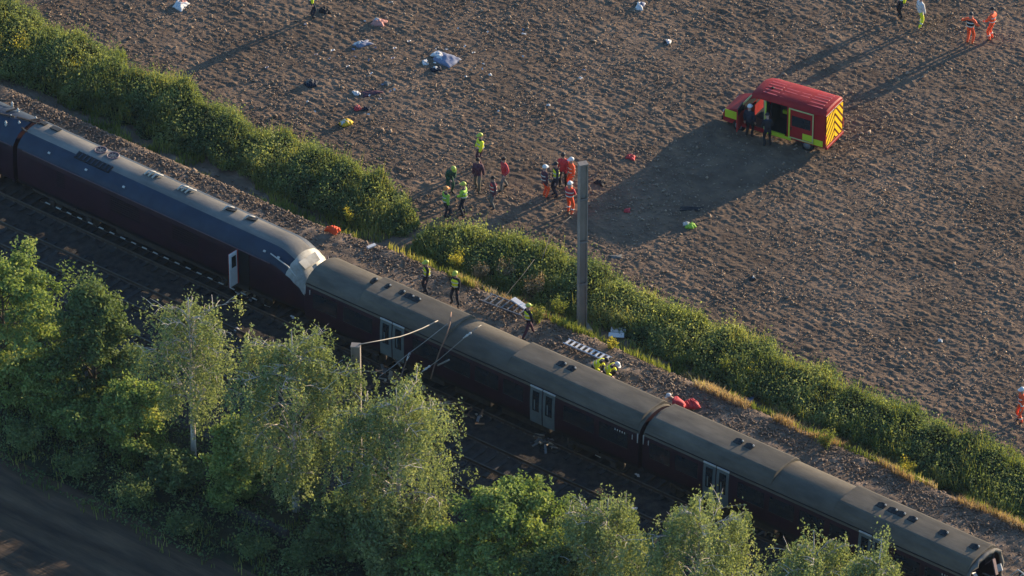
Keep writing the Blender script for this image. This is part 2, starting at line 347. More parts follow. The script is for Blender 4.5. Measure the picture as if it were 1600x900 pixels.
def bez(a, b, c, n):
    return [a*(1-t)**2 + b*2*t*(1-t) + c*t*t for t in [i/(n-1) for i in range(n)]]
def tree(name, base, H, Rc, style, label, cat='tree', seed=0, leaves=20000, lean=(0, 0), low=0.18, lmat=None, bark=None, group=None, shape='oval', lsize=None, trunk_k=1.0, fork=False):
    global RNG
    rnd = random.Random(seed); RNG = np.random.default_rng(seed+100)
    root = empty(name, base, rnd.uniform(0, 6), label, cat, group); root.rotation_euler.z = 0
    bark = bark or (M_birch if style == 'birch' else M_bark); lmat = lmat or (L_birch if style == 'birch' else L_broad)
    tb = MB(); top = Vector((lean[0], lean[1], H*0.97)); mid = Vector((rnd.uniform(-.3, .3), rnd.uniform(-.3, .3), H*0.5))
    path = bez(Vector((0, 0, -0.2)), mid*1.0, top, 11); r0 = (0.014*H+0.02)*trunk_k
    tb.tube(path, [max(0.02, r0*(1-i/10.5)**0.9) for i in range(11)], bark, 8)
    if fork: tb.tube(bez(path[3], path[5]+Vector((0.75, 0.5, 0)), path[8]+Vector((1.3, 0.9, 0)), 7), [r0*.62*(1-i/8) for i in range(7)], bark, 6); tb.tube(bez(path[4], path[5]+Vector((-0.7, -0.3, -.2)), path[7]+Vector((-1.3, -0.6, 0)), 7), [r0*.5*(1-i/8) for i in range(7)], bark, 6)
    def tp(t): x = t*10; i = min(9, int(x)); return path[i].lerp(path[i+1], x-i)
    def rad_at(t):
        if shape == 'cone': return Rc*(1.02-t)**0.75*min(1, (t/0.12))
        if shape == 'tall': return Rc*math.sin(PI*min(1, max(0.02, (t*0.93+0.06))))**0.55
        return Rc*math.sin(PI*min(1, max(0.03, t**0.85*0.95+0.04)))**0.6
    C = []; SZ = []; TI = []
    nl = 42 if style == 'birch' else 42
    for k in range(nl):
        t = low+(1-low)*(k+rnd.random())/nl*0.97; a = k*2.399+rnd.uniform(-.5, .5)
        Rr = rad_at((t-low)/(1-low))*rnd.uniform(0.62, 1.18); p0 = tp(max(0.05, t-0.10)); d = Vector((math.cos(a), math.sin(a), 0))
        rise = Rr*rnd.uniform(0.5, 0.95) if style == 'birch' else Rr*rnd.uniform(0.25, 0.7)
        end = p0+d*Rr+Vector((0, 0, rise*0.75)); midp = p0+d*Rr*0.45+Vector((0, 0, rise))
        lp = bez(p0, midp, end, 6); lr = max(0.034, r0*(1-t)*0.62)
        tb.tube(lp, [lr*(1-i/6.5) for i in range(6)], bark, 5, cap=False)
        ltint = rnd.gauss(0, 0.10)
        ns = 7 if style == 'birch' else 6
        for j in range(ns):
            s = 0.3+0.72*(j+rnd.random()*0.6)/ns; s = min(s, 1.0); x = s*5; i = min(4, int(x)); q = lp[i].lerp(lp[i+1], x-i)
            a2 = a+rnd.uniform(-1.5, 1.5); L2 = Rr*0.33*rnd.uniform(0.5, 1.25); d2 = Vector((math.cos(a2), math.sin(a2), rnd.uniform(-.1, .6)))
            e2 = q+d2*L2; tb.tube([q, q.lerp(e2, 0.5)+Vector((0, 0, 0.06)), e2], [0.02, 0.014, 0.008], bark, 4, cap=False)
            tt = 0.45+ltint+rnd.gauss(0, 0.08)
            if style == 'birch':
                for st_ in range(rnd.randint(4, 6)):
                    b0 = np.array(q.lerp(e2, rnd.uniform(0.2, 1.1)))+RNG.normal(0, 0.16, 3); ln = rnd.uniform(0.6, 1.9)
                    m_ = int(rnd.uniform(20, 34)); h = RNG.random(m_)**0.8; o = np.array(d2)*0.18*ln
                    pts = b0+np.outer(h, (o[0], o[1], -ln))+np.outer(4*h*(1-h), o)*0.6+RNG.normal(0, 0.065, (m_, 3))
                    C.append(pts); TI.append(np.full(m_, tt+rnd.gauss(0, 0.11)))
            else:
                for st_ in range(rnd.randint(2, 3)):
                    b0 = np.array(q.lerp(e2, rnd.uniform(0.3, 1.15)))+RNG.normal(0, 0.12, 3); rr = rnd.uniform(0.26, 0.52)*(Rc/2.6)**0.5
                    m_ = int(rnd.uniform(45, 70)); dv = RNG.normal(0, 1, (m_, 3)); dv /= np.linalg.norm(dv, axis=1, keepdims=True); dv[:, 2] = dv[:, 2]*0.62+0.08
                    pts = b0+dv*rr*(RNG.random((m_, 1))**0.4)
                    C.append(pts); TI.append(np.full(m_, tt+rnd.gauss(0, 0.06)))
    # leader tuft
    for st_ in range(16):
        b0 = np.array(tp(rnd.uniform(0.8, 1.0)))+RNG.normal(0, 0.22, 3); m_ = 30
        C.append(b0+RNG.normal(0, 0.16, (m_, 3))*(1, 1, 1.7)); TI.append(np.full(m_, 0.5))
    C = np.concatenate(C); TI = np.concatenate(TI)+RNG.normal(0, 0.13, len(C))
    if len(C) > leaves:
        ix = RNG.choice(len(C), leaves, False); C = C[ix]; TI = TI[ix]
    ok = C[:, 2] > 0.1; C = C[ok]; TI = TI[ok]
    base_s = lsize or (0.125 if style == 'birch' else 0.165)
    me = leaves_mesh('crown', C, RNG.uniform(0.7, 1.35, len(C))*base_s, lmat, TI, 0.35, 0.55 if style == 'birch' else 0.15, 0.62)
    tb.build('trunk', root, fix=False); link('crown', me, root); return root

def shrub(name, base, R, H, lmat, label, cat='shrub', n=1800, size=0.13, seed=0, group=None, tint=0.5, stems=7, loose=0.16):
    rnd = random.Random(seed); r = np.random.default_rng(seed+7)
    root = empty(name, base, 0, label, cat, group); tb = MB(); C = []; T = []
    for k in range(stems):
        a = 2*PI*k/stems+rnd.random(); e = Vector((math.cos(a)*R*rnd.uniform(.35, .8), math.sin(a)*R*rnd.uniform(.35, .8), H*rnd.uniform(.6, .98)))
        tb.tube(bez(Vector((0, 0, -.05)), Vector((e.x*.3, e.y*.3, H*.5)), e, 5), [.03, .025, .02, .014, .006], M_bark, 4, cap=False)
        m_ = n//stems; h = r.random(m_)**0.6
        pts = np.array(bez(Vector((0, 0, 0)), Vector((e.x*.3, e.y*.3, H*.5)), e, 12))[np.minimum(11, (h*12).astype(int))]
        C.append(pts+r.normal(0, loose, (m_, 3))*np.array([R, R, H*0.55])*(0.45+0.55*h[:, None])); T.append(np.full(m_, tint+rnd.gauss(0, .12)))
    C = np.concatenate(C); T = np.concatenate(T)+r.normal(0, .12, len(C)); ok = C[:, 2] > 0.02
    tb.build('stem', root, fix=False); link('foliage', leaves_mesh('foliage', C[ok], r.uniform(.7, 1.3, ok.sum())*size, lmat, T[ok], 0.3, 0.1), root); return root

def hedge(name, pts, label, seed, n):
    """pts: (u, v centre, half width, height) along the hedge"""
    r = np.random.default_rng(seed); A = np.array(pts)
    s = r.random(n); U = A[0, 0]+(A[-1, 0]-A[0, 0])*s
    def prm(U): return [np.interp(U, A[:, 0], A[:, i]) for i in (1, 2, 3)]
    def surf(U, t, sd):
        vc, hw, h = prm(U)
        bump = 0.70+0.62*n2(U/1.3+3, t*1.9+9, sd)+0.5*(n2(U/0.45, t*5.0, sd+1)-0.5)
        hb = 0.58+0.66*n1(U/2.4, sd+2)+0.5*(n1(U/0.8, sd+3)-.5)
        ct = np.cos(t); st_ = np.sin(t)
        return vc+hw*np.sign(ct)*np.abs(ct)**0.8*bump, np.maximum(0, 1.05*h*st_**0.6*hb*(0.72+0.28*bump)*(0.30+0.70*((1+ct)/2)**0.8))
    t = np.arccos(r.uniform(-1, 1, n)); t = np.where(r.random(n) < .5, r.uniform(0, PI, n), t)
    V, Z = surf(U, t, seed); dep = r.random(n)**2.2*0.10
    vc, hw, h = prm(U); V = vc+(V-vc)*(1-dep); Z = Z*(1-dep)
    C = np.stack([U, V, Z+0.03], 1)+r.normal(0, 0.075, (n, 3))
    spr = r.random(n) < 0.24; C[spr, 2] += r.gamma(1.3, 0.17, spr.sum())        # sprigs standing out
    big = n2(U/1.3, t*2.2, seed+5); T = 0.16+0.52*big+0.34*(n1(U/3.3, seed+8)-.25)+0.08*(r.random(n) < .12)+r.normal(0, 0.09, n)
    root = empty(name, (float(A[0, 0]), float(A[0, 1]), 0), 0, label, 'hedge'); off = np.array(root.location)
    link('foliage', leaves_mesh('foliage', C-off, r.uniform(0.65, 1.4, n)*0.108, L_hedge, T, 0.35, 0.1, 0.6), root)
    m_ = n//6; U2 = A[0, 0]+(A[-1, 0]-A[0, 0])*r.random(m_); t2 = r.uniform(0.15, PI-.1, m_); k2 = n2(U2/1.1, t2*2, seed+11) > .5; U2 = U2[k2]; t2 = t2[k2]; m_ = len(U2)
    V2, Z2 = surf(U2, t2, seed); G = np.stack([U2, V2, Z2*.93], 1)-off; hg = r.gamma(4, .10, m_); a2 = r.uniform(0, 2*PI, m_)
    d2 = np.stack([np.cos(a2), np.sin(a2), np.zeros(m_)], 1); sd2 = np.stack([-np.sin(a2), np.cos(a2), np.zeros(m_)], 1)*.02; tip = G+d2*(hg*.4)[:, None]+np.array([0, 0, 1])*hg[:, None]
    Vg = np.stack([G-sd2, G+sd2, tip], 1).reshape(-1, 3); og = link('tall_grass', np_mesh('tall_grass', Vg, None, np.arange(m_*3).reshape(-1, 3), [L_green], np.repeat(np.clip(.35+.5*n1(U2/2.0, seed+12)+r.normal(0, .15, m_), 0, 1), 3)), root); og['kind'] = 'stuff'
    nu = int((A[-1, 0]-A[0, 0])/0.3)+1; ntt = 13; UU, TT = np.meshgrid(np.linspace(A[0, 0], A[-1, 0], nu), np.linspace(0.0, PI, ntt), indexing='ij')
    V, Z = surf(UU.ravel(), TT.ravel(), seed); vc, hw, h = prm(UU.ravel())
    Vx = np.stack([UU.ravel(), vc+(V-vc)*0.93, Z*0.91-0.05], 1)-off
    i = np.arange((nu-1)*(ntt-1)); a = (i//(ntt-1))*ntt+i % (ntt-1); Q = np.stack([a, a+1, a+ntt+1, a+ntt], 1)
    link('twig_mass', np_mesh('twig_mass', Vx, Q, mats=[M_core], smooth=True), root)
    return root
#HEDGES
hedge('hedge', [(-38, 1.2, 2.1, 1.7), (-30, 1.2, 1.9, 1.55), (-22, 1.2, 1.65, 1.5), (-14, 1.15, 1.55, 1.35), (-10.5, 1.1, 1.6, 1.2), (-8.6, 1.0, 1.1, 0.75), (-7.0, 0.9, 0.5, 0.3)],
      'long dense green hedge left of the gap, yellower at its far left end', 51, 105000)
hedge('hedge', [(-6.2, 0.5, 0.5, 0.3), (-4.6, 0.8, 1.3, 1.0), (-1, 1.3, 1.6, 1.25), (4, 1.5, 1.5, 1.15), (12, 1.4, 1.6, 1.15), (20, 1.1, 1.8, 1.1), (28, 0.8, 1.9, 1.1), (36, 0.6, 1.9, 1.1)],
      'long green hedge right of the gap, running behind the tall mast', 61, 110000)

# grass: blades joined into one mesh per kind
def grass(name, C, hgt, m, label, cat, seed):
    r = np.random.default_rng(seed); n = len(C); hgt = np.broadcast_to(hgt, (n,))*r.uniform(.5, 1.3, n); a = r.uniform(0, 2*PI, n); ln = r.gamma(2, .16, n)
    d = np.stack([np.cos(a), np.sin(a), np.zeros(n)], 1); sd = np.stack([-np.sin(a), np.cos(a), np.zeros(n)], 1)*0.022
    mid = C+d*(ln*hgt*0.3)[:, None]+np.array([0, 0, 1])*(hgt*.6)[:, None]; tip = C+d*(ln*hgt)[:, None]+np.array([0, 0, 1])*hgt[:, None]
    V = np.stack([C-sd, C+sd, mid+sd*.8, mid-sd*.8, tip], 1).reshape(-1, 3); b = np.arange(n)*5
    Q = np.stack([b, b+1, b+2, b+3], 1); T = np.stack([b+3, b+2, b+4], 1)
    tint = np.clip(n2(C[:, 0]/1.2, C[:, 1]/.9, seed)+r.normal(0, .15, n), 0, 1)
    o = link(name, np_mesh(name, V, Q, T, [m], np.repeat(tint, 5))); return tag(o, label, cat, kind='stuff')
def patch(n, u0, u1, v0, v1, dens=None, sd=0, thr=0.5, sc=1.3):
    r = np.random.default_rng(sd); C = np.stack([r.uniform(u0, u1, n), r.uniform(v0, v1, n), np.zeros(n)], 1)
    C[:, 2] = bank(C[:, 1], C[:, 0]) if v0 > -10 else 0; k = n2(C[:, 0]/sc, C[:, 1]/sc*1.3, sd+1) > thr; return C[k]
gr = np.concatenate([patch(22000, -30, 36, -2.1, 0.6, sd=71, thr=0.54, sc=1.0), patch(5000, -3, 6, -2.4, 0.3, sd=72, thr=0.4), patch(6000, -24, 20, -27.5, -20, sd=73, thr=0.55)])
grass('rough_grass', gr, 0.42, L_green, 'rough green grass along the foot of the hedges', 'grass', 74)
dr = np.concatenate([patch(16000, 13, 36, -2.5, -0.3, sd=75, thr=0.5, sc=1.2), patch(3600, -2.5, 4, -2.2, -0.2, sd=76, thr=0.5, sc=.7), patch(1800, 8, 15, -2.0, -0.6, sd=78, thr=0.6)])
grass('dry_grass', dr, 0.36, L_dry, 'dry straw coloured grass between hedge and railway', 'dry grass', 79)

for i, (x, y, R_, H_, m, lab) in enumerate([
    (545, 352, .34, 1.0, L_yel, 'yellow upright weed beside the orange bag'),
    (714, 424, .5, 1.1, L_yel, 'round yellow weed behind the two officers by the train'),
    (955, 545, .4, .5, L_yel, 'low yellow green weed in front of the white slabs'),
    (1170, 596, .5, 1.0, L_yel, 'yellow weed above the red crouching figure, at the hedge foot'),
    (1132, 592, .45, 1.2, L_green, 'tall green weed standing left of the yellow one at the hedge foot'),
    (872, 500, .6, 1.3, L_green, 'leafy green weed just left of the mast foot'),
    (840, 505, .5, .9, L_green, 'low green weed between the striding officer and the mast'),
    (1415, 742, .6, .8, L_yel, 'yellow green weed in the dry grass at the lower right'),
    (35, 95, .7, 1.3, L_yel, 'large yellow weed at the far left hedge end'),
    (82, 122, .55, 1.1, L_yel, 'yellow weed right of the large one at the far left'),
    (120, 125, .5, 1.3, L_yel, 'thin yellow weed in front of the hedge, third from the left edge'),
    (205, 190, .4, .9, L_yel, 'small pale weed in front of the shaded hedge at left'),
    (250, 160, .35, .9, L_green, 'small green weed standing against the shaded hedge at left'),
    (640, 350, .5, 1.0, L_green, 'green weed at the right end of the left hedge'),
    (1290, 700, .6, .9, L_green, 'green weed clump before the right hedge, beyond the blue sheet'),
    (790, 440, .6, 1.2, L_dry, 'tall straw coloured clump left of the mast'),
    (835, 465, .6, 1.3, L_dry, 'tall straw coloured clump nearest the mast'),
    (752, 440, .5, 1.0, L_dry, 'straw coloured clump right of the round yellow weed'),
]):
    shrub('weed', PG(x, y), R_, H_, m, lab, 'weed', 420 if R_ < .45 else 700, 0.10, 200+i, None, .5, 6, .2)

#TREES
TB = -21.0
def tbase(px, v=TB):
    # ground point on the tree line under picture column px
    lo, hi = 300.0, 2200.0
    for _ in range(40):
        m_ = (lo+hi)/2
        if P(px, m_).y > v: lo = m_
        else: hi = m_
    q = P(px, lo); return q, lo
def htop(py0, py1): return (py0-py1)/(PXM*math.cos(PITCH))
TREES = [ # px, top py, v, crown radius, style, shape, leaf mat, label
    (15, 412, -21.5, 3.1, 'broad', 'oval', L_broad, 'broad bright green tree at the left edge of the picture'),
    (148, 432, -20.6, 2.7, 'broad', 'cone', L_dark, 'tall dark green conical tree, second from the left edge'),
    (303, 468, -21.2, 2.2, 'birch', 'tall', L_birch, 'slender birch with sparse crown and forked white trunk'),
    (462, 520, -21.0, 2.85, 'birch', 'tall', L_birch, 'weeping birch left of the concrete post with white trunk showing'),
    (622, 612, -20.6, 2.75, 'birch', 'tall', L_birch, 'dense weeping birch right of the concrete post'),
    (790, 772, -20.6, 2.8, 'broad', 'oval', L_broad, 'rounded bright green tree at the bottom centre'),
    (948, 786, -19.9, 2.4, 'birch', 'tall', L_birch, 'narrow rounded birch right of the bottom centre tree'),
    (1088, 790, -19.6, 2.9, 'birch', 'tall', L_birch, 'birch with a thin leader reaching up to the coach door'),
    (1262, 842, -19.0, 2.7, 'birch', 'oval', L_birch, 'birch crown at the bottom edge, second from the right'),
    (1365, 856, -18.8, 1.9, 'birch', 'oval', L_birch, 'small birch crown at the bottom edge, furthest right'),
]
for i, (px, ty, v, R_, sty, shp, lm, lab) in enumerate(TREES):
    b, by = tbase(px, v); H_ = htop(by, ty)
    tree('birch_tree' if sty == 'birch' else 'broadleaf_tree', b, H_, R_, sty, lab, 'tree', 300+i, (13000 if i == 2 else 31000) if sty == 'birch' else 30000, shape=shp, low={2: 0.44, 3: 0.26}.get(i, 0.14), lmat=lm, trunk_k={2: 0.95, 3: 1.15}.get(i, 1.0), fork=(i == 2))
for i, (px, ty, v, R_, lm, lab) in enumerate([
    (70, 560, -22.4, 1.7, L_broad, 'smaller bright green tree in front of the conical tree, at left'),
    (215, 600, -22.0, 1.75, L_broad, 'low bright green tree left of the white birch trunk'),
    (372, 650, -21.8, 1.3, L_broad, 'low green tree right of the white birch trunk'),
    (690, 830, -22.0, 1.7, L_broad, 'low leafy tree between dense weeping birch and bottom centre tree'),
    (540, 800, -22.2, 1.6, L_dark, 'low dark tree below the concrete post'),
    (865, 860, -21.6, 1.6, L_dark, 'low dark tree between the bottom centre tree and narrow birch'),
    (125, 640, -22.6, 1.6, L_broad, 'low green tree between the two leftmost understorey trees'),
    (610, 800, -22.2, 1.7, L_birch, 'low pale green tree at the foot of the dense weeping birch'),
    (275, 720, -22.8, 1.2, L_dark, 'small dark tree left of the white birch foot')]):
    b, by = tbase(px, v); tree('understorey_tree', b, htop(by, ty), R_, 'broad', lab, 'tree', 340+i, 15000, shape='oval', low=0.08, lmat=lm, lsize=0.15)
for i, (px, py, R_, H_, lm, lab) in enumerate([
    (40, 705, 1.2, 1.5, L_dark, 'dark shrub under the trees at the left edge'), (120, 745, 1.1, 1.3, L_dark, 'dark shrub beneath the conical tree'),
    (215, 790, 1.2, 1.4, L_dark, 'dark shrub left of the birch foot'), (350, 800, 1.0, 1.5, L_broad, 'light green shrub right of the birch foot'),
    (395, 868, 1.1, 0.9, L_dark, 'low dark shrub before the concrete wall'), (285, 835, 1.0, 1.0, L_dark, 'low dark shrub in front of the birch foot'),
    (470, 885, 1.1, 1.2, L_dark, 'dark shrub at the foot of the weeping birch'), (700, 915, 1.3, 1.6, L_dark, 'dark shrub at the bottom edge below the weeping birch')]):
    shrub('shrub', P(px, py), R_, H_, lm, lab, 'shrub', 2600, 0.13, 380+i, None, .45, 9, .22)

n = 34000; r_ = np.random.default_rng(91); C = np.stack([r_.uniform(-28, 30, n), r_.uniform(-26.9, -19.2, n), np.zeros(n)], 1); hh = n2(C[:, 0]/1.4, C[:, 1]/1.1, 92)
C[:, 2] = r_.random(n)*(0.15+1.1*np.maximum(0, hh-0.30)); k_ = (hh > 0.25) & in_view(C, 150); C = C[k_]
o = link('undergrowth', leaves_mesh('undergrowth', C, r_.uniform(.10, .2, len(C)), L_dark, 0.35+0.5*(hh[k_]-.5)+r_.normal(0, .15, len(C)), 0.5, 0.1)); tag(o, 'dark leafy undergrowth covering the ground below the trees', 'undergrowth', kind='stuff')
# ================================================================== TRAINS
M_pur = mat('aubergine paint', (0.030, 0.009, 0.018), (0.019, 0.007, 0.013), 1.2, 0.5, 0, 0, 0.25)
M_purd = mat('dark lower body', (0.010, 0.008, 0.011), None, 1.5, 0.5)
M_roof = mat('coach roof grey', (0.145, 0.125, 0.095), (0.085, 0.075, 0.060), 1.6, 0.85, 0.1, 0, 0.12, stretch=(0.35, 1, 1), macro=0.22, mscale=0.35)
M_roof2 = mat('power car roof', (0.22, 0.20, 0.17), (0.13, 0.125, 0.115), 1.8, 0.8, 0.1, 0, 0.15, stretch=(0.35, 1, 1), macro=0.25, mscale=0.4)
M_blue = mat('roof side blue', (0.030, 0.045, 0.070), (0.018, 0.028, 0.046), 0.9, 0.6, 0, 0, 0.25)
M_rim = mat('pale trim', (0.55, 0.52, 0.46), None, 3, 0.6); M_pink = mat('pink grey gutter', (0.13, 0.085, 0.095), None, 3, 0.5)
M_glass = mat('dark glass', (0.02, 0.024, 0.028), None, 2, 0.12, 0, 0, 0.6)
M_doorg = mat('door grey', (0.13, 0.155, 0.15), (0.09, 0.11, 0.11), 2, 0.5); M_black = mat('black parts', (0.015, 0.015, 0.016), None, 4, 0.6)
M_und = mat('underframe', (0.05, 0.04, 0.033), (0.025, 0.02, 0.018), 3, 0.85, 0.3); M_wheel = mat('wheel steel', (0.12, 0.1, 0.085), None, 4, 0.5, 0, 0.6)
M_cream = mat('cream paint', (0.50, 0.47, 0.39), (0.26, 0.235, 0.18), 2.2, 0.5, 0.05); M_white = mat('white paint', (0.72, 0.71, 0.68), (0.58, 0.57, 0.54), 3, 0.5)
M_red = mat('red paint', (0.42, 0.035, 0.03), (0.33, 0.028, 0.026), 1.5, 0.4); M_seat = mat('seat cloth', (0.12, 0.06, 0.09), None, 6, 0.9)
M_grey = mat('mid grey metal', (0.22, 0.22, 0.215), None, 4, 0.5, 0, 0.4)

def profile(half):
    return [(-y, z) for y, z in half[::-1]] + [(y, z) for y, z in half if y > 0][::1] if False else [(y, z) for y, z in half] + [(-y, z) for y, z in half[::-1] if y > 1e-6]
EMU = [(1.28, 1.00), (1.37, 1.25), (1.40, 1.9), (1.385, 2.5), (1.33, 2.95), (1.24, 3.15), (1.05, 3.35), (0.8, 3.49), (0.5, 3.59), (0.25, 3.635), (0.0, 3.65)]
def bogie(parent, x):
    b = MB()
    for s in (-1, 1):
        b.box((x, s*1.0, 0.62), (2.9, 0.14, 0.24), M_und, bev=0.03); b.box((x, s*1.05, 0.85), (0.9, 0.26, 0.22), M_und)
        for d in (-1.25, 1.25): b.box((x+d, s*1.06, 0.44), (0.34, 0.2, 0.34), M_und, bev=0.04)
    b.box((x, 0, 0.7), (0.5, 2.0, 0.2), M_und)
    o = b.build('bogie', parent)
    for d in (-1.25, 1.25):
        for s in (-1, 1):
            w_ = MB(); w_.lathe([(0.42, -.07), (0.46, -.05), (0.43, -.03), (0.42, .06), (0.2, .07)], M_wheel, (x+d, s*0.76, 0.43), 'Y', 16); w_.build('wheel', o)
def side_door(parent, x, s, wd, z0=1.08, z1=3.02, frame=True):
    d = MB(); y = s*1.405
    pts = [(1.375, z0), (1.40, 1.9), (1.388, 2.5), (1.325, z1)]
    for off in (0.012,):
        rings = [[(x+dx, s*(py+off+o2), pz) for py, pz in pts] for dx, o2 in ((-wd/2, 0), (wd/2, 0))]
        d.loft(rings, M_doorg, closed=False, cap0=False, cap1=False)
    d.box((x, s*1.352, z1+0.02), (wd, 0.05, 0.07), M_rim, rx=0)
    o = d.build('door', parent, fix=False)
    g_ = MB(); g_.loft([[(x-wd*.28, s*yy, zz), (x+wd*.28, s*yy, zz)] for yy, zz in ((1.418, 1.75), (1.416, 2.0), (1.406, 2.5), (1.372, 2.84))], M_glass, closed=False, cap0=False, cap1=False)
    g_.box((x-wd*.10, s*1.419, 2.1), (wd*.10, 0.006, 0.55), M_doorg); g_.build('window', o, fix=False); return o  # slim grey strip over the glass is a painted bright reflection
def emu_coach(u0, u1, v, label, doors, panels, vents, win, open_end=False, name='train_coach'):
    L_ = u1-u0; root = empty(name, ((u0+u1)/2, v, TRK_Z), 0, label, 'train coach', 'coaches of the grey roofed train')
    X0, X1 = -L_/2, L_/2; loc = lambda u: u-(u0+u1)/2
    pr = profile(EMU); b = MB(); n = len(pr); xs = [X0, X0+0.06] + [X0+0.06+(L_-0.12)*i/8 for i in range(1, 8)] + [X1-0.06, X1]
    rings = []
    for x in xs:
        k = 0.985 if x in (X0, X1) else 1.0
        rings.append([(x, y*k, 1.0+(z-1.0)*(0.99 if k < 1 else 1)) for y, z in pr])
    def mf(i, k):
        z = (pr[k][1]+pr[(k+1) % n][1])/2
        return M_roof if z > 2.98 else (M_pur if z > 1.2 else M_purd)
    b.loft(rings, M_pur, mfun=mf, cap1=not open_end, smooth=False)
    for f in range(len(b.f)): b.sm[f] = False
    me_o = b.build('body', root, fix=not open_end)
    # smooth only along the curve
    for p_ in me_o.data.polygons: p_.use_smooth = len(p_.vertices) == 4
    me_o.data.set_sharp_from_angle(angle=rad(32))
    for (a, c) in panels:
        q = MB(); a, c = loc(a), loc(c)
        sec = [(1.21, 3.24), (1.03, 3.49), (0.80, 3.685), (0.70, 3.715), (0.35, 3.74), (-0.35, 3.74), (-0.70, 3.715), (-0.80, 3.685), (-1.03, 3.49), (-1.21, 3.24)]
        q.loft([[(x, y*kk, z-(0.02 if kk < 1 else 0)) for y, z in sec] for x, kk in ((a, .985), (a+.05, 1), ((a+c)/2, 1), (c-.05, 1), (c, .985))], M_roof, closed=False, cap0=True, cap1=True, smooth=True)
        o = q.build('roof_panel', root); o.data.set_sharp_from_angle(angle=rad(12))
    for vv in vents:
        ux, vy, ln = vv; q = MB(); x = loc(ux); y = vy
        zt = 3.73-0.18*y*y
        q.loft([[(x-ln/2, y-.14, zt-.08), (x-ln/2, y+.16, zt-.08), (x-ln/2, y+.16, zt+.07), (x-ln/2, y-.10, zt+.02)], [(x, y-.16, zt-.08), (x, y+.18, zt-.08), (x, y+.18, zt+.13), (x, y-.12, zt+.05)], [(x+ln/2, y-.14, zt-.08), (x+ln/2, y+.16, zt-.08), (x+ln/2, y+.16, zt+.10), (x+ln/2, y-.10, zt+.03)]], M_black)
        q.box((x+ln/2-.02, y+.1, zt+.12), (.07, .06, .07), M_rim); q.build('roof_vent', root)
    for xd in doors:
        for s in (-1, 1):
            for k in (-1, 1): side_door(root, loc(xd)+k*0.385, s, 0.70)
    for s in (-1, 1):
        for (wa, wb) in win:
            q = MB(); a, c = loc(wa), loc(wb)
            q.loft([[(a, s*yy, zz), (c, s*yy, zz)] for yy, zz in ((1.407, 1.95), (1.393, 2.5), (1.366, 2.76))], M_glass, closed=False, cap0=False, cap1=False)
            q.box(((a+c)/2, s*1.41, 1.94), (c-a, 0.02, 0.03), M_und); q.build('window', root, fix=False)
        q = MB(); q.box((0, s*1.292, 3.09), (L_-.15, 0.03, 0.035), M_purd); q.build('gutter', root)
    u_ = MB(); u_.box((0, 0, 0.94), (L_-.4, 2.3, 0.14), M_und)
    for k, (x, ln) in enumerate(((-3.2, 2.4), (-.3, 2.2), (2.9, 2.9))): u_.box((x, 0.25, 0.52), (ln, 1.9, 0.70), M_und, bev=0.04)
    u_.build('underframe', root)
    for x in (X0+2.9, X1-2.9): bogie(root, x)
    for x, ok in ((X0, True), (X1, not open_end)):
        if ok:
            sg = -1 if x < 0 else 1; q = MB()
            q.box((x+sg*0.05, 0, 2.2), (0.10, 1.2, 2.2), M_black, bev=.02); q.build('gangway', root)
            q = MB(); q.box((x-sg*0.05, -1.36, 2.75), (0.04, 0.05, 0.5), M_rim); q.build('end_handrail', root); q = MB(); q.box((x-sg*0.35, -1.375, 2.7), (0.03, 0.04, 0.25), M_rim); q.build('end_handrail', root)
    if open_end:
        q = MB(); rj = random.Random(8); outer = [(y*1.012, 1.0+(z-1.0)*1.008) for y, z in pr]; inner = [(y*0.93, 1.0+(z-1.0)*.955) for y, z in pr]
        nn = len(pr); ex = [X1+rj.uniform(-.05, .16) for _ in pr]; vs_ = [(X1-.12, y, z) for y, z in outer]+[(e, y, z) for e, (y, z) in zip(ex, outer)]+[(e, y*rj.uniform(.97, 1.03), z) for e, (y, z) in zip(ex, inner)]+[(X1-.12, y, z) for y, z in inner]
        fs_ = [(r_*nn+k, r_*nn+(k+1) % nn, ((r_+1) % 4)*nn+(k+1) % nn, ((r_+1) % 4)*nn+k) for r_ in range(4) for k in range(nn)]
        q.add(vs_, fs_, M_roof2, True); q.build('end_rim', root)
        q = MB(); q.box((X1-2.5, 0, 1.12), (4.8, 2.5, 0.08), M_seat); q.build('floor', root)
        rr = random.Random(4)
        for k in range(5):
            q = MB(); x = X1-0.6-k*0.8; y = (-.85, .8)[k % 2]
            q.box((x, y, 1.55), (.5, .9, .14), M_seat, bev=.04, ry=rr.uniform(-.3, .3)); q.box((x-.28, y, 1.95), (.14, .9, .85), M_seat, bev=.04, ry=rr.uniform(-.3, .3)); q.build('seat', root)
        for k in range(22):
            q = MB(); q.box((X1-.4+rr.uniform(-.6, 1.3), rr.uniform(-1.1, 1.1), rr.uniform(1.3, 3.1)), (rr.uniform(.3, 1.0), rr.uniform(.05, .5), .04), rr.choice([M_rim, M_grey, M_purd, M_white, M_pink]), rz=rr.uniform(-1, 1), ry=rr.uniform(-1, 1), rx=rr.uniform(-1, 1)); q.build('torn_panel', root)
    # small pale number marks at the coach end
    for k in range(5): q = MB(); q.box((X1-0.55-k*0.14-.25, -1.376, 2.72), (0.05, 0.01, 0.10), M_rim, ry=0); q.build('number_mark', root)
    return root
TVC = TV[0]+0.15
def ur(px, py, z=4.0): return P(px, py, z).x
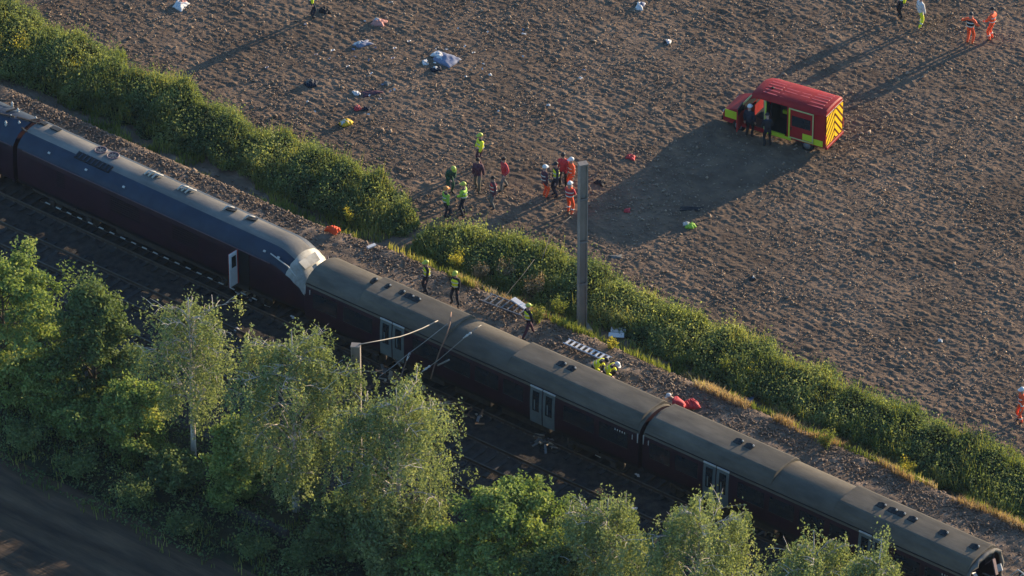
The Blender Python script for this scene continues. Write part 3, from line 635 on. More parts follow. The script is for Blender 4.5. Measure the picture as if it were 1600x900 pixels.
c2 = emu_coach(-4.75, 15.50, TVC, 'grey roofed coach behind the wrecked nose, near end pressed against it', (0.72, 9.85), [(-1.5, 3.85), (7.5, 15.35)],
    [(ur(584, 440), .1, .28), (ur(604, 450), .1, .28), (ur(627, 459), .1, .30), (ur(640, 464), .05, .5), (ur(650, 469), .05, .5), (ur(878, 570), .05, .45), (ur(893, 577), .05, .45)],
    [(-4.2, -2.7), (-2.3, -.5), (2.0, 3.6), (3.9, 5.5), (5.8, 7.2), (7.5, 8.7), (11.1, 12.9), (13.2, 14.9)])
c3 = emu_coach(15.68, 34.0, TVC+.08, 'grey roofed coach at the right with its torn end open', (19.95, 28.75), [(15.85, 22.9), (26.4, 33.85)],
    [(ur(1152, 693), .05, .45), (ur(1169, 700), .05, .45)]+[(ur(x, y), .0, .45) for x, y in ((1371, 796), (1389, 803), (1403, 808), (1424, 814), (1468, 839), (1520, 858))],
    [(16.1, 17.3), (17.6, 18.9), (21.2, 22.7), (23.0, 24.4), (24.7, 26.1), (26.4, 27.5), (30.0, 31.4), (31.7, 33.1)], open_end=True)
# roof steps show as dark notches at panel ends
# ---- leading power car with the pale nose
HST = [(1.28, 0.95), (1.36, 1.2), (1.37, 2.0), (1.36, 2.6), (1.31, 2.98), (1.24, 3.10), (1.10, 3.28), (0.90, 3.46), (0.62, 3.60), (0.30, 3.69), (0.0, 3.715)]
def power_car(u0, u1, v, yaw):
    L_ = u1-u0; root = empty('power_car', ((u0+u1)/2, v, TRK_Z), yaw, 'streamlined aubergine power car with pale crumpled nose and open door', 'locomotive')
    X0, X1 = -L_/2, L_/2; pr = profile(HST); n = len(pr); b = MB()
    def sec(x):
        t = max(0, (x-(X1-2.3))/2.3); top = 3.74-1.75*t**1.9; w_ = 1-0.16*t**2; out = []
        for y, z in pr:
            zz = 0.95+(z-0.95)*(top-0.95)/(3.74-0.95); out.append((x, y*w_, zz))
        return out
    xs = [X0, X0+.08]+[X0+.08+(L_-2.4)*i/7 for i in range(1, 8)]+[X1-2.3+2.3*i/9 for i in range(1, 10)]
    rg = [sec(x) for x in xs]
    # crumple the nose
    rr = random.Random(3)
    for r_ in rg[-6:]:
        for i, (x, y, z) in enumerate(r_):
            if z > 1.6: r_[i] = (x+rr.uniform(-.04, .04), y+rr.uniform(-.04, .04), z+rr.uniform(-.05, .03))
    def mf(i, k):
        z = (pr[k][1]+pr[(k+1) % n][1])/2; xm = (xs[i]+xs[min(i+1, len(xs)-1)])/2
        if xm > X1-1.25 and z > 3.0: return M_cream
        if z > 3.55: return M_roof2
        if z > 2.98: return M_blue
        return M_pur if z > 1.25 else M_purd
    b.loft(rg, M_purd, mfun=mf)
    o = b.build('body', root)
    for p_ in o.data.polygons: p_.use_smooth = True
    o.data.set_sharp_from_angle(angle=rad(35))
    for s in (-1, 1):
        q = MB(); q.box((-0.9, s*1.345, 3.00), (L_-2.6, 0.04, 0.06), M_pink, bev=.01); q.build('gutter', root)
    q = MB(); q.loft([[(X1-2.3, -1.19, 3.42), (X1-2.3, -1.17, 3.47), (X1-2.3, -1.12, 3.44)], [(X1-1.2, -1.16, 3.1), (X1-1.2, -1.14, 3.15), (X1-1.2, -1.1, 3.12)], [(X1-.75, -1.15, 2.75), (X1-.75, -1.12, 2.8), (X1-.75, -1.1, 2.76)]], M_rim); q.build('nose_edge', root)
    q = MB(); q.tube([(X1-.55, .98, 2.95), (X1-.25, .8, 2.6), (X1+.02, .5, 2.3)], .035, M_pink, 5); q.build('bent_trim', root)
    q = MB(); q.add([(X1-1.0, -.6, 3.20), (X1-1.0, .6, 3.20), (X1-.62, .55, 2.92), (X1-.62, -.55, 2.92)], [(0, 1, 2, 3)], M_cream); q.build('windscreen_shroud', root, fix=False)
    # roof equipment
    loc = lambda px, py, z=4.0: (P(px, py, z).x-(u0+u1)/2)
    for px, py in ((161, 233), (178, 243)):
        q = MB(); x = loc(px, py); q.lathe([(.33, 3.60), (.33, 3.76), (.27, 3.76), (.27, 3.70), (.06, 3.70)], M_pink, (x, .28, 0), 'Z', 18)
        for k in range(4): q.box((x, .28, 3.735), (.54, .03, .02), M_grey, rz=k*PI/4)
        q.build('fan_grille', root)
    x = loc(155, 243); q = MB(); q.box((x+.1, -.62, 3.60), (2.3, .42, .08), M_black, rx=.33)
    for k in range(9): q.box((x-1.0+k*.27, -.62, 3.65), (.05, .40, .05), M_blue, rx=.33)
    q.build('radiator_grille', root)
    for px, py, d in ((95, 197, (.55, .3, .05)), (78, 187, (.4, .25, .05))):
        q = MB(); x = loc(px, py); q.box((x, .35, 3.735), d, M_black, rx=-.12); q.build('roof_hatch', root)
    for px, py, m in ((247, 268, 1), (288, 298, 2), (372, 322, 3), (396, 342, 4)):
        q = MB(); x = loc(px, py); rr = random.Random(m); nb = 3 if m < 3 else 1
        for k in range(nb): q.tube([(x+k*.25-.3, -.05, 3.74), (x+k*.25-.2, .18, 3.90), (x+k*.25, .45, 3.74)], .05, M_rim if k != 1 else M_cream, 5)
        q.box((x, .25, 3.75), (.5+.2*(m < 3), .28, .06), M_grey if m < 3 else M_black, rz=.3, rx=-.1); q.build('exhaust_fitting', root)
    for px, py in ((97, 228), (152, 256), (215, 280), (427, 385), (430, 407)):
        q = MB(); x = loc(px, py, 3.6); q.box((x, -1.08, 3.345), (.13, .1, .05), M_rim, rx=.7); q.build('roof_bracket', root)
    for s in (-1, 1):
        for xx, ln in ((-6.5, .5), (1.8, 1.7), (-2.2, 1.9)):
            q = MB()
            for k in range(7): q.box((xx, s*1.372, 1.9+k*.13), (ln, .012, .06), M_purd)
            q.build('side_grille', root)
    # open doors: pale inner faces, swung outwards
    for px, py in ((382, 410), (3, 240)):
        xd = (P(px, py, 2.3).x-(u0+u1)/2); d = MB(); y0 = -1.38
        d.box((xd, y0-.31, 2.02), (.05, .62, 1.90), M_white, bev=.015); d.box((xd+.005, y0-.03, 2.02), (.07, .07, 1.92), M_red); d.box((xd-.03, y0-.31, 2.02), (.012, .64, 1.92), M_red)
        o = d.build('door', root); q = MB(); q.box((xd, y0-.31, 2.45), (.085, .30, .62), M_glass); q.build('window', o)
        q = MB(); q.box((xd-.04, y0-.5, 1.9), (.04, .05, .16), M_grey); q.build('handle', o)
        q = MB(); q.box((xd+.42, y0+.005, 2.0), (.62, .02, 1.9), M_black); q.build('door_opening', root)
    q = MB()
    for k in range(20): q.box((-7.6+k*.72, -1.22, 0.42), (.30, .05, .035), M_rim)  # pale dashes put in as colour for the sunlit rail below the car
    q.box((-.8, -1.24, .38), (14.6, .03, .04), M_und); q.build('sunlit_rail_dashes', root)
    q = MB(); q.box((-.8, 0, .8), (L_-3, 2.2, .3), M_und); q.box((-1, 0, .6), (4.5, 2.0, .5), M_und, bev=.05); q.build('underframe', root)
    for x in (X0+3.3, X1-4.2): bogie(root, x)
    return root
power_car(-23.95, -5.05, TVC+0.45, rad(-0.6))
# ---- coach at the far left with roof equipment
root = empty('train_coach', (-34.2, TVC+.5, TRK_Z), 0, 'dark roofed coach with pale roof fittings at the far left, cut by the frame', 'train coach')
pr = profile(HST); b = MB(); b.loft([[(x, y, z) for y, z in pr] for x in (-10, -9.9, 0, 9.9, 10)], M_pur, mfun=lambda i, k: M_blue if (pr[k][1]+pr[(k+1) % len(pr)][1])/2 > 2.98 else M_pur)
o = b.build('body', root)
for p_ in o.data.polygons: p_.use_smooth = len(p_.vertices) == 4
o.data.set_sharp_from_angle(angle=rad(35))
for s in (-1, 1): q = MB(); q.box((0, s*1.335, 3.0), (19.8, .04, .06), M_pink); q.build('gutter', root)
for px, py, ln, rz_ in ((10, 157, 1.0, .5), (10, 180, .9, .3), (25, 170, 1.1, 1.2), (44, 188, 1.3, .2), (55, 187, .5, .9), (38, 203, .5, -.3)):
    q = MB(); p_ = P(px, py, 4.05)-Vector(root.location); q.box((p_.x, p_.y, 3.76), (ln, .08, .06), M_und, rz=rz_); q.build('roof_bar', root)
for px, py in ((19, 161), (28, 171), (17, 181), (9, 191), (30, 191), (56, 184)):
    q = MB(); p_ = P(px, py, 4.05)-Vector(root.location); q.lathe([(.03, 3.5), (.07, 3.62), (.04, 3.68), (.07, 3.73), (.04, 3.78), (.03, 3.82)], M_rim, (p_.x, p_.y, 0), 'Z', 8); q.build('insulator', root)
q = MB(); q.box((0, 0, .8), (17, 2.2, .3), M_und); q.build('underframe', root); bogie(root, 6.8)
# ---- wreck beyond the torn end
root = empty('wrecked_coach', (36.8, TVC-.1, TRK_Z), rad(3), 'crumpled dark wreckage beyond the torn coach end at the lower right corner', 'wreckage')
rr = random.Random(9); b = MB(); rg = []
for x in (-2.2, -1.6, -.8, 0, 1.0, 2.2):
    rg.append([(x+rr.uniform(-.1, .1), y*(.86+.05*x/2)+rr.uniform(-.12, .12), 1.0+(z-1.0)*(.62+.08*x)+rr.uniform(-.15, .1)) for y, z in profile(EMU)])
b.loft(rg, M_purd); b.build('body', root)
for k in range(16):
    q = MB(); q.box((rr.uniform(-2.5, 1.5), rr.uniform(-1.1, 1.1), rr.uniform(2.3, 3.3)), (rr.uniform(.2, .9), rr.uniform(.05, .4), .04), rr.choice([M_rim, M_grey, M_purd, M_black, M_und]), rz=rr.uniform(-1.5, 1.5), ry=rr.uniform(-.8, .8), rx=rr.uniform(-.8, .8)); q.build('torn_panel', root)
for k in range(4):
    q = MB(); a = Vector((rr.uniform(-2.3, 0), rr.uniform(-.8, .8), 2.9)); q.tube([a, a+Vector((.4, .2, .5)), a+Vector((1.0, rr.uniform(-.4, .4), .3))], .03, M_rim, 5); q.build('bent_pipe', root)

# ================================================================== MASTS AND WIRES
M_conc = mat('weathered mast', (0.29, 0.25, 0.21), (0.17, 0.145, 0.12), 1.3, 0.85, 0.2, stretch=(1, 1, .3)); M_wire = mat('wire', (0.30, 0.27, 0.23), None, 6, 0.6)
M_ins = mat('insulator', (0.62, 0.58, 0.52), None, 6, 0.4)
def mast(base, H_, label, rz):
    root = empty('overhead_line_mast', base, rz, label, 'mast')
    b = MB()
    for s in (-1, 1): b.box((s*.19, 0, H_/2), (.04, .32, H_), M_conc)
    b.box((0, 0, H_/2), (.34, .03, H_), M_conc); b.build('column', root)
    q = MB(); q.box((0, 0, .12), (.9, .8, .4), M_conc, bev=.05); q.build('foundation', root)
    q = MB(); q.box((0, 0, H_+.02), (.45, .36, .05), M_conc); q.build('cap', root)
    for z in (H_*.55, H_*.8, H_*.3):
        q = MB(); q.box((0, -.17, z), (.42, .03, .12), M_grey); q.build('clamp', root)
    return root
m1 = mast(PG(909, 520), 9.6, 'tall grey line mast rising from the hedge foot beside the field', rad(58))
b2 = P(556, 540, 8.4); b2.z = 0
m2 = mast(b2, 8.4, 'shorter weathered line mast standing among the trees', rad(32))
def PV(px, py, v):
    d = CF + CR*((px-800)/FPX) + CU*((450-py)/FPX); return CPOS + d*((v-CPOS.y)/d.y)
def wire(name, pts, r, label, ins=(), cat='wire', m=None):
    W = [PV(*p) for p in pts]; o0 = W[0].copy(); root = empty(name, o0, 0, label, cat)
    b = MB(); b.tube([q-o0 for q in W], r, m or M_wire, 5); b.build('strand', root)
    for p in ins:
        q = MB(); c = PV(*p)-o0; d = (W[-1]-W[0]).normalized()
        q.tube([c-d*.24, c-d*.18, c-d*.09, c, c+d*.09, c+d*.24], [.03, .06, .035, .06, .035, .03], M_ins, 6); q.build('insulator', root)
    return root
M_wdk = mat('dark cable', (0.10, 0.09, 0.08), None, 6, 0.7); M_wru = mat('rusty arm', (0.22, 0.13, 0.09), None, 6, 0.8)
wire('support_tube', [(561, 538, b2.y), (600, 531, -15.8), (625, 526, -14.3), (640, 521, -13.3), (660, 513, -11.8), (684, 501, -9.6)], .028, 'bent pale tube from the mast head down to the coach roof', [], 'tube')
wire('fallen_wire', [(593, 588, -13.4), (615, 572, -12.3), (638, 553, -11.2), (665, 533, -10.4), (699, 506, -9.55)], .020, 'fallen wire from the coach roof edge, leftmost of the two long slanting ones')
wire('fallen_wire', [(752, 508, -9.3), (745, 512, -9.7), (731, 523, -10.1), (687, 561, -10.7), (665, 577, -11.2), (640, 595, -12.2), (605, 614, -13.2)], .020, 'fallen wire with two pale insulators, rightmost of the slanting ones', [(730, 524, -10.12), (666, 576, -11.2)])
wire('hanging_arm', [(705, 488, -8.6), (703, 506, -9.75), (696, 527, -10.3), (689, 544, -10.45), (679, 571, -10.8), (673, 592, -11.3)], .034, 'rusty arm hanging down the coach side between the fallen wires', [], 'arm', M_wru)
wire('hanging_arm', [(641, 551, -11.2), (634, 566, -11.5), (626, 590, -12.4), (616, 608, -13.2)], .03, 'short arm dangling below the left fallen wire', [(638, 557, -11.3)], 'arm', M_wru)
wire('broken_strut', [(684, 571, -10.9), (702, 562, -10.8)], .045, 'short pale strut caught on the right fallen wire', [], 'strut')
wire('loose_cable', [(892, 338, 4.6), (876, 352, 3.9), (858, 370, 2.9), (853, 388, 1.9), (846, 408, 0.9)], .016, 'thin cable lying from field to hedge, left of the tall mast', [], 'cable', M_wdk)
wire('loose_cable', [(835, 405, 0.2), (815, 432, -1.0), (800, 449, -1.9), (785, 470, -3.1), (770, 490, -4.2), (745, 515, -5.7)], .012, 'thin cable running from the hedge past the stretcher to the train', [], 'cable', M_wdk)

# ================================================================== VAN
M_vred = mat('van red', (0.34, 0.022, 0.022), (0.26, 0.017, 0.018), 1.0, 0.6, 0, 0, 0.15); M_vrib = mat('van roof rib', (0.62, 0.09, 0.075), None, 2, 0.4)
M_vyel = mat('reflective yellow', (0.95, 0.62, 0.02), (0.88, 0.54, 0.015), 3, 0.4); M_vlime = mat('lime yellow panel', (0.50, 0.62, 0.035), (0.44, 0.55, 0.03), 2, 0.4)
M_vpale = mat('pale lime trim', (0.52, 0.52, 0.22), None, 3, 0.5); M_vred2 = mat('dark red stripe', (0.12, 0.018, 0.012), None, 3, 0.45); M_int = mat('van interior', (0.02, 0.022, 0.026), None, 3, 0.7)
M_rub = mat('tyre rubber', (0.02, 0.02, 0.02), None, 5, 0.9)
def van():
    pr_ = P(1288, 243); pf = P(1133, 198); d = (pf-pr_); d.z = 0; hd = math.atan2(d.y, d.x); dn = d.normalized(); left = Vector((-dn.y, dn.x, 0))
    c = pr_+dn*2.95-left*0.98
    root = empty('emergency_van', (c.x, c.y, -0.06), hd, 'red emergency van with chevron rear and open side doors, parked on the field', 'van')
    def part(name, fn, par=root, fix=True): q = MB(); fn(q); return q.build(name, par, fix=fix)
    # roof: cross ribs run lengthwise
    def roof(q):
        ys = [-1.0, -.97, -.9, -.75, -.4, 0, .4, .75, .9, .97, 1.0]; zt = [2.30, 2.42, 2.51, 2.565, 2.60, 2.61, 2.60, 2.565, 2.51, 2.42, 2.30]
        rg = []
        for x, dz in ((-2.95, -.06), (-2.88, 0), (-1, .02), (.7, 0), (1.05, -.05), (1.3, -.16)):
            k = .97 if x == -2.95 else (.95 if x > 1.2 else 1)
            rg.append([(x, y*k, z+dz) for y, z in zip(ys, zt)]+[(x, y*k*.96, 2.27+dz) for y in (.98, 0, -.98)])
        q.loft(rg, M_vred, smooth=True)
    o = part('roof', roof); o.data.set_sharp_from_angle(angle=rad(40))
    for k, y in enumerate((-.66, -.40, -.13, .13, .40, .66)):
        for a, b_ in ((-2.6, -1.75), (-1.6, -.2), (-.05, .75)):
            part('roof_rib', lambda q: q.box(((a+b_)/2, y, 2.605-.10*y*y), (b_-a, .09, .045), M_vrib, bev=.01), o)
    part('roof_vent', lambda q: q.box((.45, .2, 2.64), (.16, .12, .07), M_black, bev=.02), o)
    part('side_wall', lambda q: (q.box((-.85, -.965, 1.40), (4.15, .07, 1.85), M_vred), q.box((-.85, -1.003, 1.15), (2.0, .008, .5), M_vlime)))
    part('rear_side_panel', lambda q: (q.box((-1.87, .965, 1.40), (2.14, .07, 1.85), M_vred), q.box((-2.25, 1.004, .70), (1.2, .008, .34), M_vlime)))
    part('sill', lambda q: (q.box((.45, .955, .47), (2.6, .07, .22), M_vred), q.box((-.3, 1.0, .47), (1.5, .03, .16), M_vlime)))
    part('pillar', lambda q: q.box((.47, .955, 1.45), (.10, .07, 1.75), M_vpale))
    part('floor', lambda q: q.box((-.4, 0, .50), (4.9, 1.86, .08), M_int))
    part('bulkhead', lambda q: q.box((.42, -.3, 1.4), (.05, 1.3, 1.7), M_int))
    part('equipment_rack', lambda q: (q.box((-.4, -.7, 1.1), (1.4, .4, 1.1), M_int), q.box((-.5, -.45, 1.5), (.35, .1, .22), M_white), q.box((.0, -.45, 1.0), (.3, .1, .2), M_vlime)))
    for y in (.45, -.45):
        part('seat', lambda q: (q.box((.85, y, 1.0), (.5, .5, .16), M_int, bev=.05), q.box((.62, y, 1.4), (.14, .48, .75), M_int, bev=.05), q.box((.62, y, 1.86), (.1, .25, .18), M_int, bev=.03)))
    def front(q):
        rg = [[(x, -w_, z0), (x, -w_, z1-.08), (x, -w_*.9, z1), (x, w_*.9, z1), (x, w_, z1-.08), (x, w_, z0)] for x, w_, z0, z1 in ((1.55, .99, .4, 1.36), (2.0, .985, .4, 1.28), (2.55, .96, .38, 1.12), (2.85, .90, .38, .98), (2.95, .82, .40, .72))]
        q.loft(rg, M_vred, smooth=False)
    part('bonnet', front)
    part('front_wing_panel', lambda q: q.box((2.38, .990, .90), (.72, .02, .44), M_vlime, rz=-.06))
    part('door_step', lambda q: q.box((-.15, 1.04, .62), (1.1, .10, .06), M_vlime)); part('grab_rail', lambda q: q.tube([(.40, 1.0, .8), (.40, 1.02, 1.6), (.40, 1.0, 2.2)], .03, M_vlime, 5)); part('bumper', lambda q: q.box((2.93, 0, .48), (.12, 1.8, .24), M_black, bev=.04))
    for s in (-1, 1):
        part('headlight', lambda q: q.box((2.84, s*.72, .84), (.16, .28, .2), M_white, bev=.04)); part('screen_pillar', lambda q: q.tube([(2.0, s*.93, 1.30), (1.28, s*.9, 2.32)], .05, M_vpale if s > 0 else M_black, 6))
        part('wing_mirror', lambda q: q.box((1.62, s*1.12, 1.6), (.10, .2, .28), M_black, bev=.03))
    part('windscreen', lambda q: q.add([(2.02, -.90, 1.31), (2.02, .90, 1.31), (1.30, .86, 2.33), (1.30, -.86, 2.33)], [(0, 1, 2, 3)], M_glass), fix=False)
    part('dashboard', lambda q: q.box((1.72, 0, 1.28), (.4, 1.7, .14), M_int))
    # slid back side door with its lime outline
    sd = part('sliding_door', lambda q: q.box((-1.63, 1.035, 1.45), (1.36, .05, 1.72), M_vred, bev=.015))
    for cx, cz, dx, dz in ((-1.63, 2.29, 1.40, .07), (-1.63, .62, 1.40, .06), (-.96, 1.45, .08, 1.68), (-2.30, 1.45, .06, 1.68)):
        part('edge_trim', lambda q: q.box((cx, 1.066, cz), (dx, .02, dz), M_vpale if dx > 1 or cx < -2 else M_vlime), sd)
    part('window', lambda q: q.box((-1.63, 1.064, 1.62), (1.06, .012, .60), M_glass), sd)
    part('marking', lambda q: (q.box((-2.0, 1.064, .86), (.55, .012, .36), M_vlime)), sd); part('handle', lambda q: q.box((-1.08, 1.075, 1.15), (.05, .03, .18), M_black), sd)
    cd = part('cab_door', lambda q: (q.box((1.66, 1.42, .98), (.06, .86, .85), M_vred, bev=.02, rz=.12), q.box((1.66, 1.42, 1.83), (.05, .80, .06), M_black, rz=.12)))
    part('window', lambda q: q.box((1.66, 1.40, 1.62), (.02, .7, .42), M_glass, rz=.12), cd); part('edge_trim', lambda q: q.box((1.60, 1.84, 1.2), (.05, .04, 1.3), M_red), cd)
    # rear doors with chevron stripes
    for s in (-1, 1):
        rd = part('rear_door', lambda q: q.box((-2.95, s*.48, 1.42), (.06, .94, 1.86), M_vred2, bev=.02))
        for k in range(9):
            c0 = .62+k*.44; pts_t = []; pts_b = []
            for i in range(9):
                y = .02+.88*i/8; t_ = c0-1.15*y; b_ = t_-.28; pts_t.append((y, min(2.3, max(.56, t_)))); pts_b.append((y, min(2.3, max(.56, b_))))
            q = MB(); ok = False
            for i in range(8):
                if max(pts_t[i][1]-pts_b[i][1], pts_t[i+1][1]-pts_b[i+1][1]) < .02: continue
                q.add([(-2.986, s*pts_b[i][0], pts_b[i][1]), (-2.986, s*pts_b[i+1][0], pts_b[i+1][1]), (-2.986, s*pts_t[i+1][0], pts_t[i+1][1]), (-2.986, s*pts_t[i][0], pts_t[i][1])], [(0, 1, 2, 3)], M_vyel); ok = True
            if ok: q.build('chevron_stripe', rd, fix=False)
        part('tail_light', lambda q: q.box((-2.97, s*.955, 1.0), (.07, .07, .5), M_red))
    part('rear_bumper', lambda q: q.box((-3.0, 0, .46), (.14, 1.9, .16), M_vred, bev=.03))
    for x in (-1.95, 1.95):
        for s in (-1, 1):
            wh = part('wheel', lambda q: q.lathe([(.20, -.11), (.33, -.11), (.36, -.06), (.36, .06), (.33, .11), (.20, .11)], M_rub, (x, s*.87, .34), 'Y', 18))
            part('rim', lambda q: q.lathe([(.05, -.12), (.2, -.115), (.2, .115), (.05, .12)], M_grey, (x, s*.87, .34), 'Y', 12), wh)
    return root
van()
# ================================================================== PEOPLE
M_skin = mat('skin', (0.42, 0.26, 0.19), (0.36, 0.22, 0.16), 6, 0.6); M_boot = mat('boots', (0.025, 0.022, 0.02), None, 6, 0.6); M_hair = mat('dark hair', (0.03, 0.02, 0.015), None, 20, 0.7)
CL = dict(
    orange=mat('orange hi vis', (0.95, 0.12, 0.03), (0.8, 0.095, 0.026), 5, 0.7), red=mat('red cloth', (0.52, 0.045, 0.05), (0.40, 0.035, 0.04), 5, 0.7), lime=mat('yellow hi vis', (0.85, 0.88, 0.03), (0.7, 0.74, 0.025), 5, 0.7),
    green=mat('green uniform', (0.03, 0.09, 0.05), None, 5, 0.8), limegreen=mat('lime green hi vis', (0.32, 0.55, 0.06), None, 5, 0.7), navy=mat('navy cloth', (0.022, 0.026, 0.04), None, 5, 0.8), dark=mat('black cloth', (0.02, 0.018, 0.02), None, 5, 0.8),
    khaki=mat('khaki cloth', (0.16, 0.135, 0.095), None, 5, 0.8), maroon=mat('maroon cloth', (0.10, 0.04, 0.055), None, 5, 0.8), grey=mat('grey cloth', (0.16, 0.155, 0.14), None, 5, 0.8), white=mat('white cloth', (0.66, 0.64, 0.6), None, 5, 0.7))
M_band = mat('reflective band', (0.75, 0.74, 0.62), None, 8, 0.4); M_hw = mat('white helmet', (0.75, 0.73, 0.68), None, 5, 0.4); M_ho = mat('orange helmet', (0.75, 0.32, 0.08), None, 5, 0.4); M_hb = mat('dark cap', (0.02, 0.02, 0.024), None, 5, 0.6); M_hl = mat('lime helmet', (0.5, 0.55, 0.08), None, 5, 0.4)
def ik(a, b, l1, l2, pole):
    d = b-a; D = min(d.length, (l1+l2)*0.995); d = d.normalized(); x = (l1*l1-l2*l2+D*D)/(2*D); h = math.sqrt(max(0, l1*l1-x*x))
    p = (pole-d*pole.dot(d)); p = p.normalized() if p.length > 1e-6 else Vector((0, 1, 0)); return a+d*x+p*h, a+d*D
def skin_obj(V, Ed, R, root):
    me = bpy.data.meshes.new('skel'); me.from_pydata([tuple(v) for v in V], Ed, []); o = bpy.data.objects.new('skel', me); COL.objects.link(o)
    m = o.modifiers.new('s', 'SKIN'); m.use_smooth_shade = True; m.branch_smoothing = .3
    for i, sv_ in enumerate(me.skin_vertices[0].data):
        sv_.radius = tuple(1.18*t for t in (R[i] if hasattr(R[i], '__len__') else (R[i], R[i]))); sv_.use_root = (i == root)
    o.modifiers.new('d', 'SUBSURF').levels = 1; return o
PENDING = []
def person(px, py, face, outfit, label, pose='stand', h=1.78, z=0.03, group=None, arms=None, lean=0.0, stride=0.0, hip=None, seed=0, width=0.13):
    """outfit: (legs, top, jacket or None, head gear, bands)"""
    rnd = random.Random(seed*31+7); k = h*1.07/1.78
    base = PG(px, py, z); root = empty('person', base, rad(face)+YAW-PI/2, label, 'person', group)
    hz = (hip or 0.93); V3 = Vector
    pel = V3((0, 0, hz)); R = Matrix.Rotation(-lean, 3, 'X')
    up = lambda x, y, zz: pel + R @ V3((x, y, zz))
    spine, chest, neck, hd0, hd1 = up(0, 0, .20), up(0, .01, .40), up(0, 0, .555), up(0, .02, .66), up(0, .03, .79)
    if pose in ('crouch', 'bend'):
        hd0 = neck+(R @ V3((0, .05, .09)))+V3((0, .05, .02)); hd1 = hd0+V3((0, .08, .10))
    shl, shr = up(-.185, 0, .47), up(.185, 0, .47)
    if pose == 'crouch': fl, fr = V3((-.14, .20, .09)), V3((.14, -.06, .09))
    else: fl, fr = V3((-width, stride*.5, .09)), V3((width, -stride*.5, .09))
    hl, hr = V3((-.10, 0, hz-.03)), V3((.10, 0, hz-.03))
    kl, al = ik(hl, fl, .44, .43, V3((-.15, 1, 0))); kr, ar = ik(hr, fr, .44, .43, V3((.15, 1, 0)))
    A = arms or ((-.24+rnd.uniform(-.05, .03), .06+rnd.uniform(-.1, .12), .86), (.24+rnd.uniform(-.03, .05), .06+rnd.uniform(-.1, .12), .86))
    tl, tr = V3(A[0]), V3(A[1])
    el, wl = ik(shl, tl, .29, .26, V3((-.6, -1, -.2))); er, wr = ik(shr, tr, .29, .26, V3((.6, -1, -.2)))
    Vv = [pel, spine, chest, neck, hd0, hd1, shl, el, wl, shr, er, wr, hl, kl, al, hr, kr, ar]
    Rd = [(.155, .125), (.15, .12), (.17, .125), .06, (.085, .10), (.085, .10), .075, .056, .042, .075, .056, .042, .098, .07, .055, .098, .07, .055]
    toes = [al+V3((-.02, .17, -.05)), ar+V3((.02, .17, -.05))]; Vv += toes; Rd += [.045, .045]
    Ed = [(0, 1), (1, 2), (2, 3), (3, 4), (4, 5), (2, 6), (6, 7), (7, 8), (2, 9), (9, 10), (10, 11), (0, 12), (12, 13), (13, 14), (0, 15), (15, 16), (16, 17), (14, 18), (17, 19)]
    Vv = [v*k for v in Vv]
    body = skin_obj(Vv, Ed, Rd, 0); jk = None
    if outfit[2]:
        ids = [0, 1, 2, 6, 7, 8, 9, 10, 11] if outfit[4] != 'vest' else [0, 1, 2, 6, 9]
        JV = [Vv[i].copy() for i in ids]; JV[0] = JV[0]+(Vv[1]-Vv[0])*(-.25)
        if outfit[4] != 'vest':
            JV[5] = JV[4].lerp(JV[5], .88); JV[8] = JV[7].lerp(JV[8], .88); JE = [(0, 1), (1, 2), (2, 3), (3, 4), (4, 5), (2, 6), (6, 7), (7, 8)]; JR = [(.185, .155), (.18, .145), (.195, .15), .092, .075, .058, .092, .075, .058]
        else: JE = [(0, 1), (1, 2), (2, 3), (2, 4)]; JR = [(.18, .15), (.175, .142), (.19, .148), .088, .088]
        jk = skin_obj(JV, JE, JR, 0)
    PENDING.append((root, body, jk, Vv, outfit, k, R, rnd)); return root
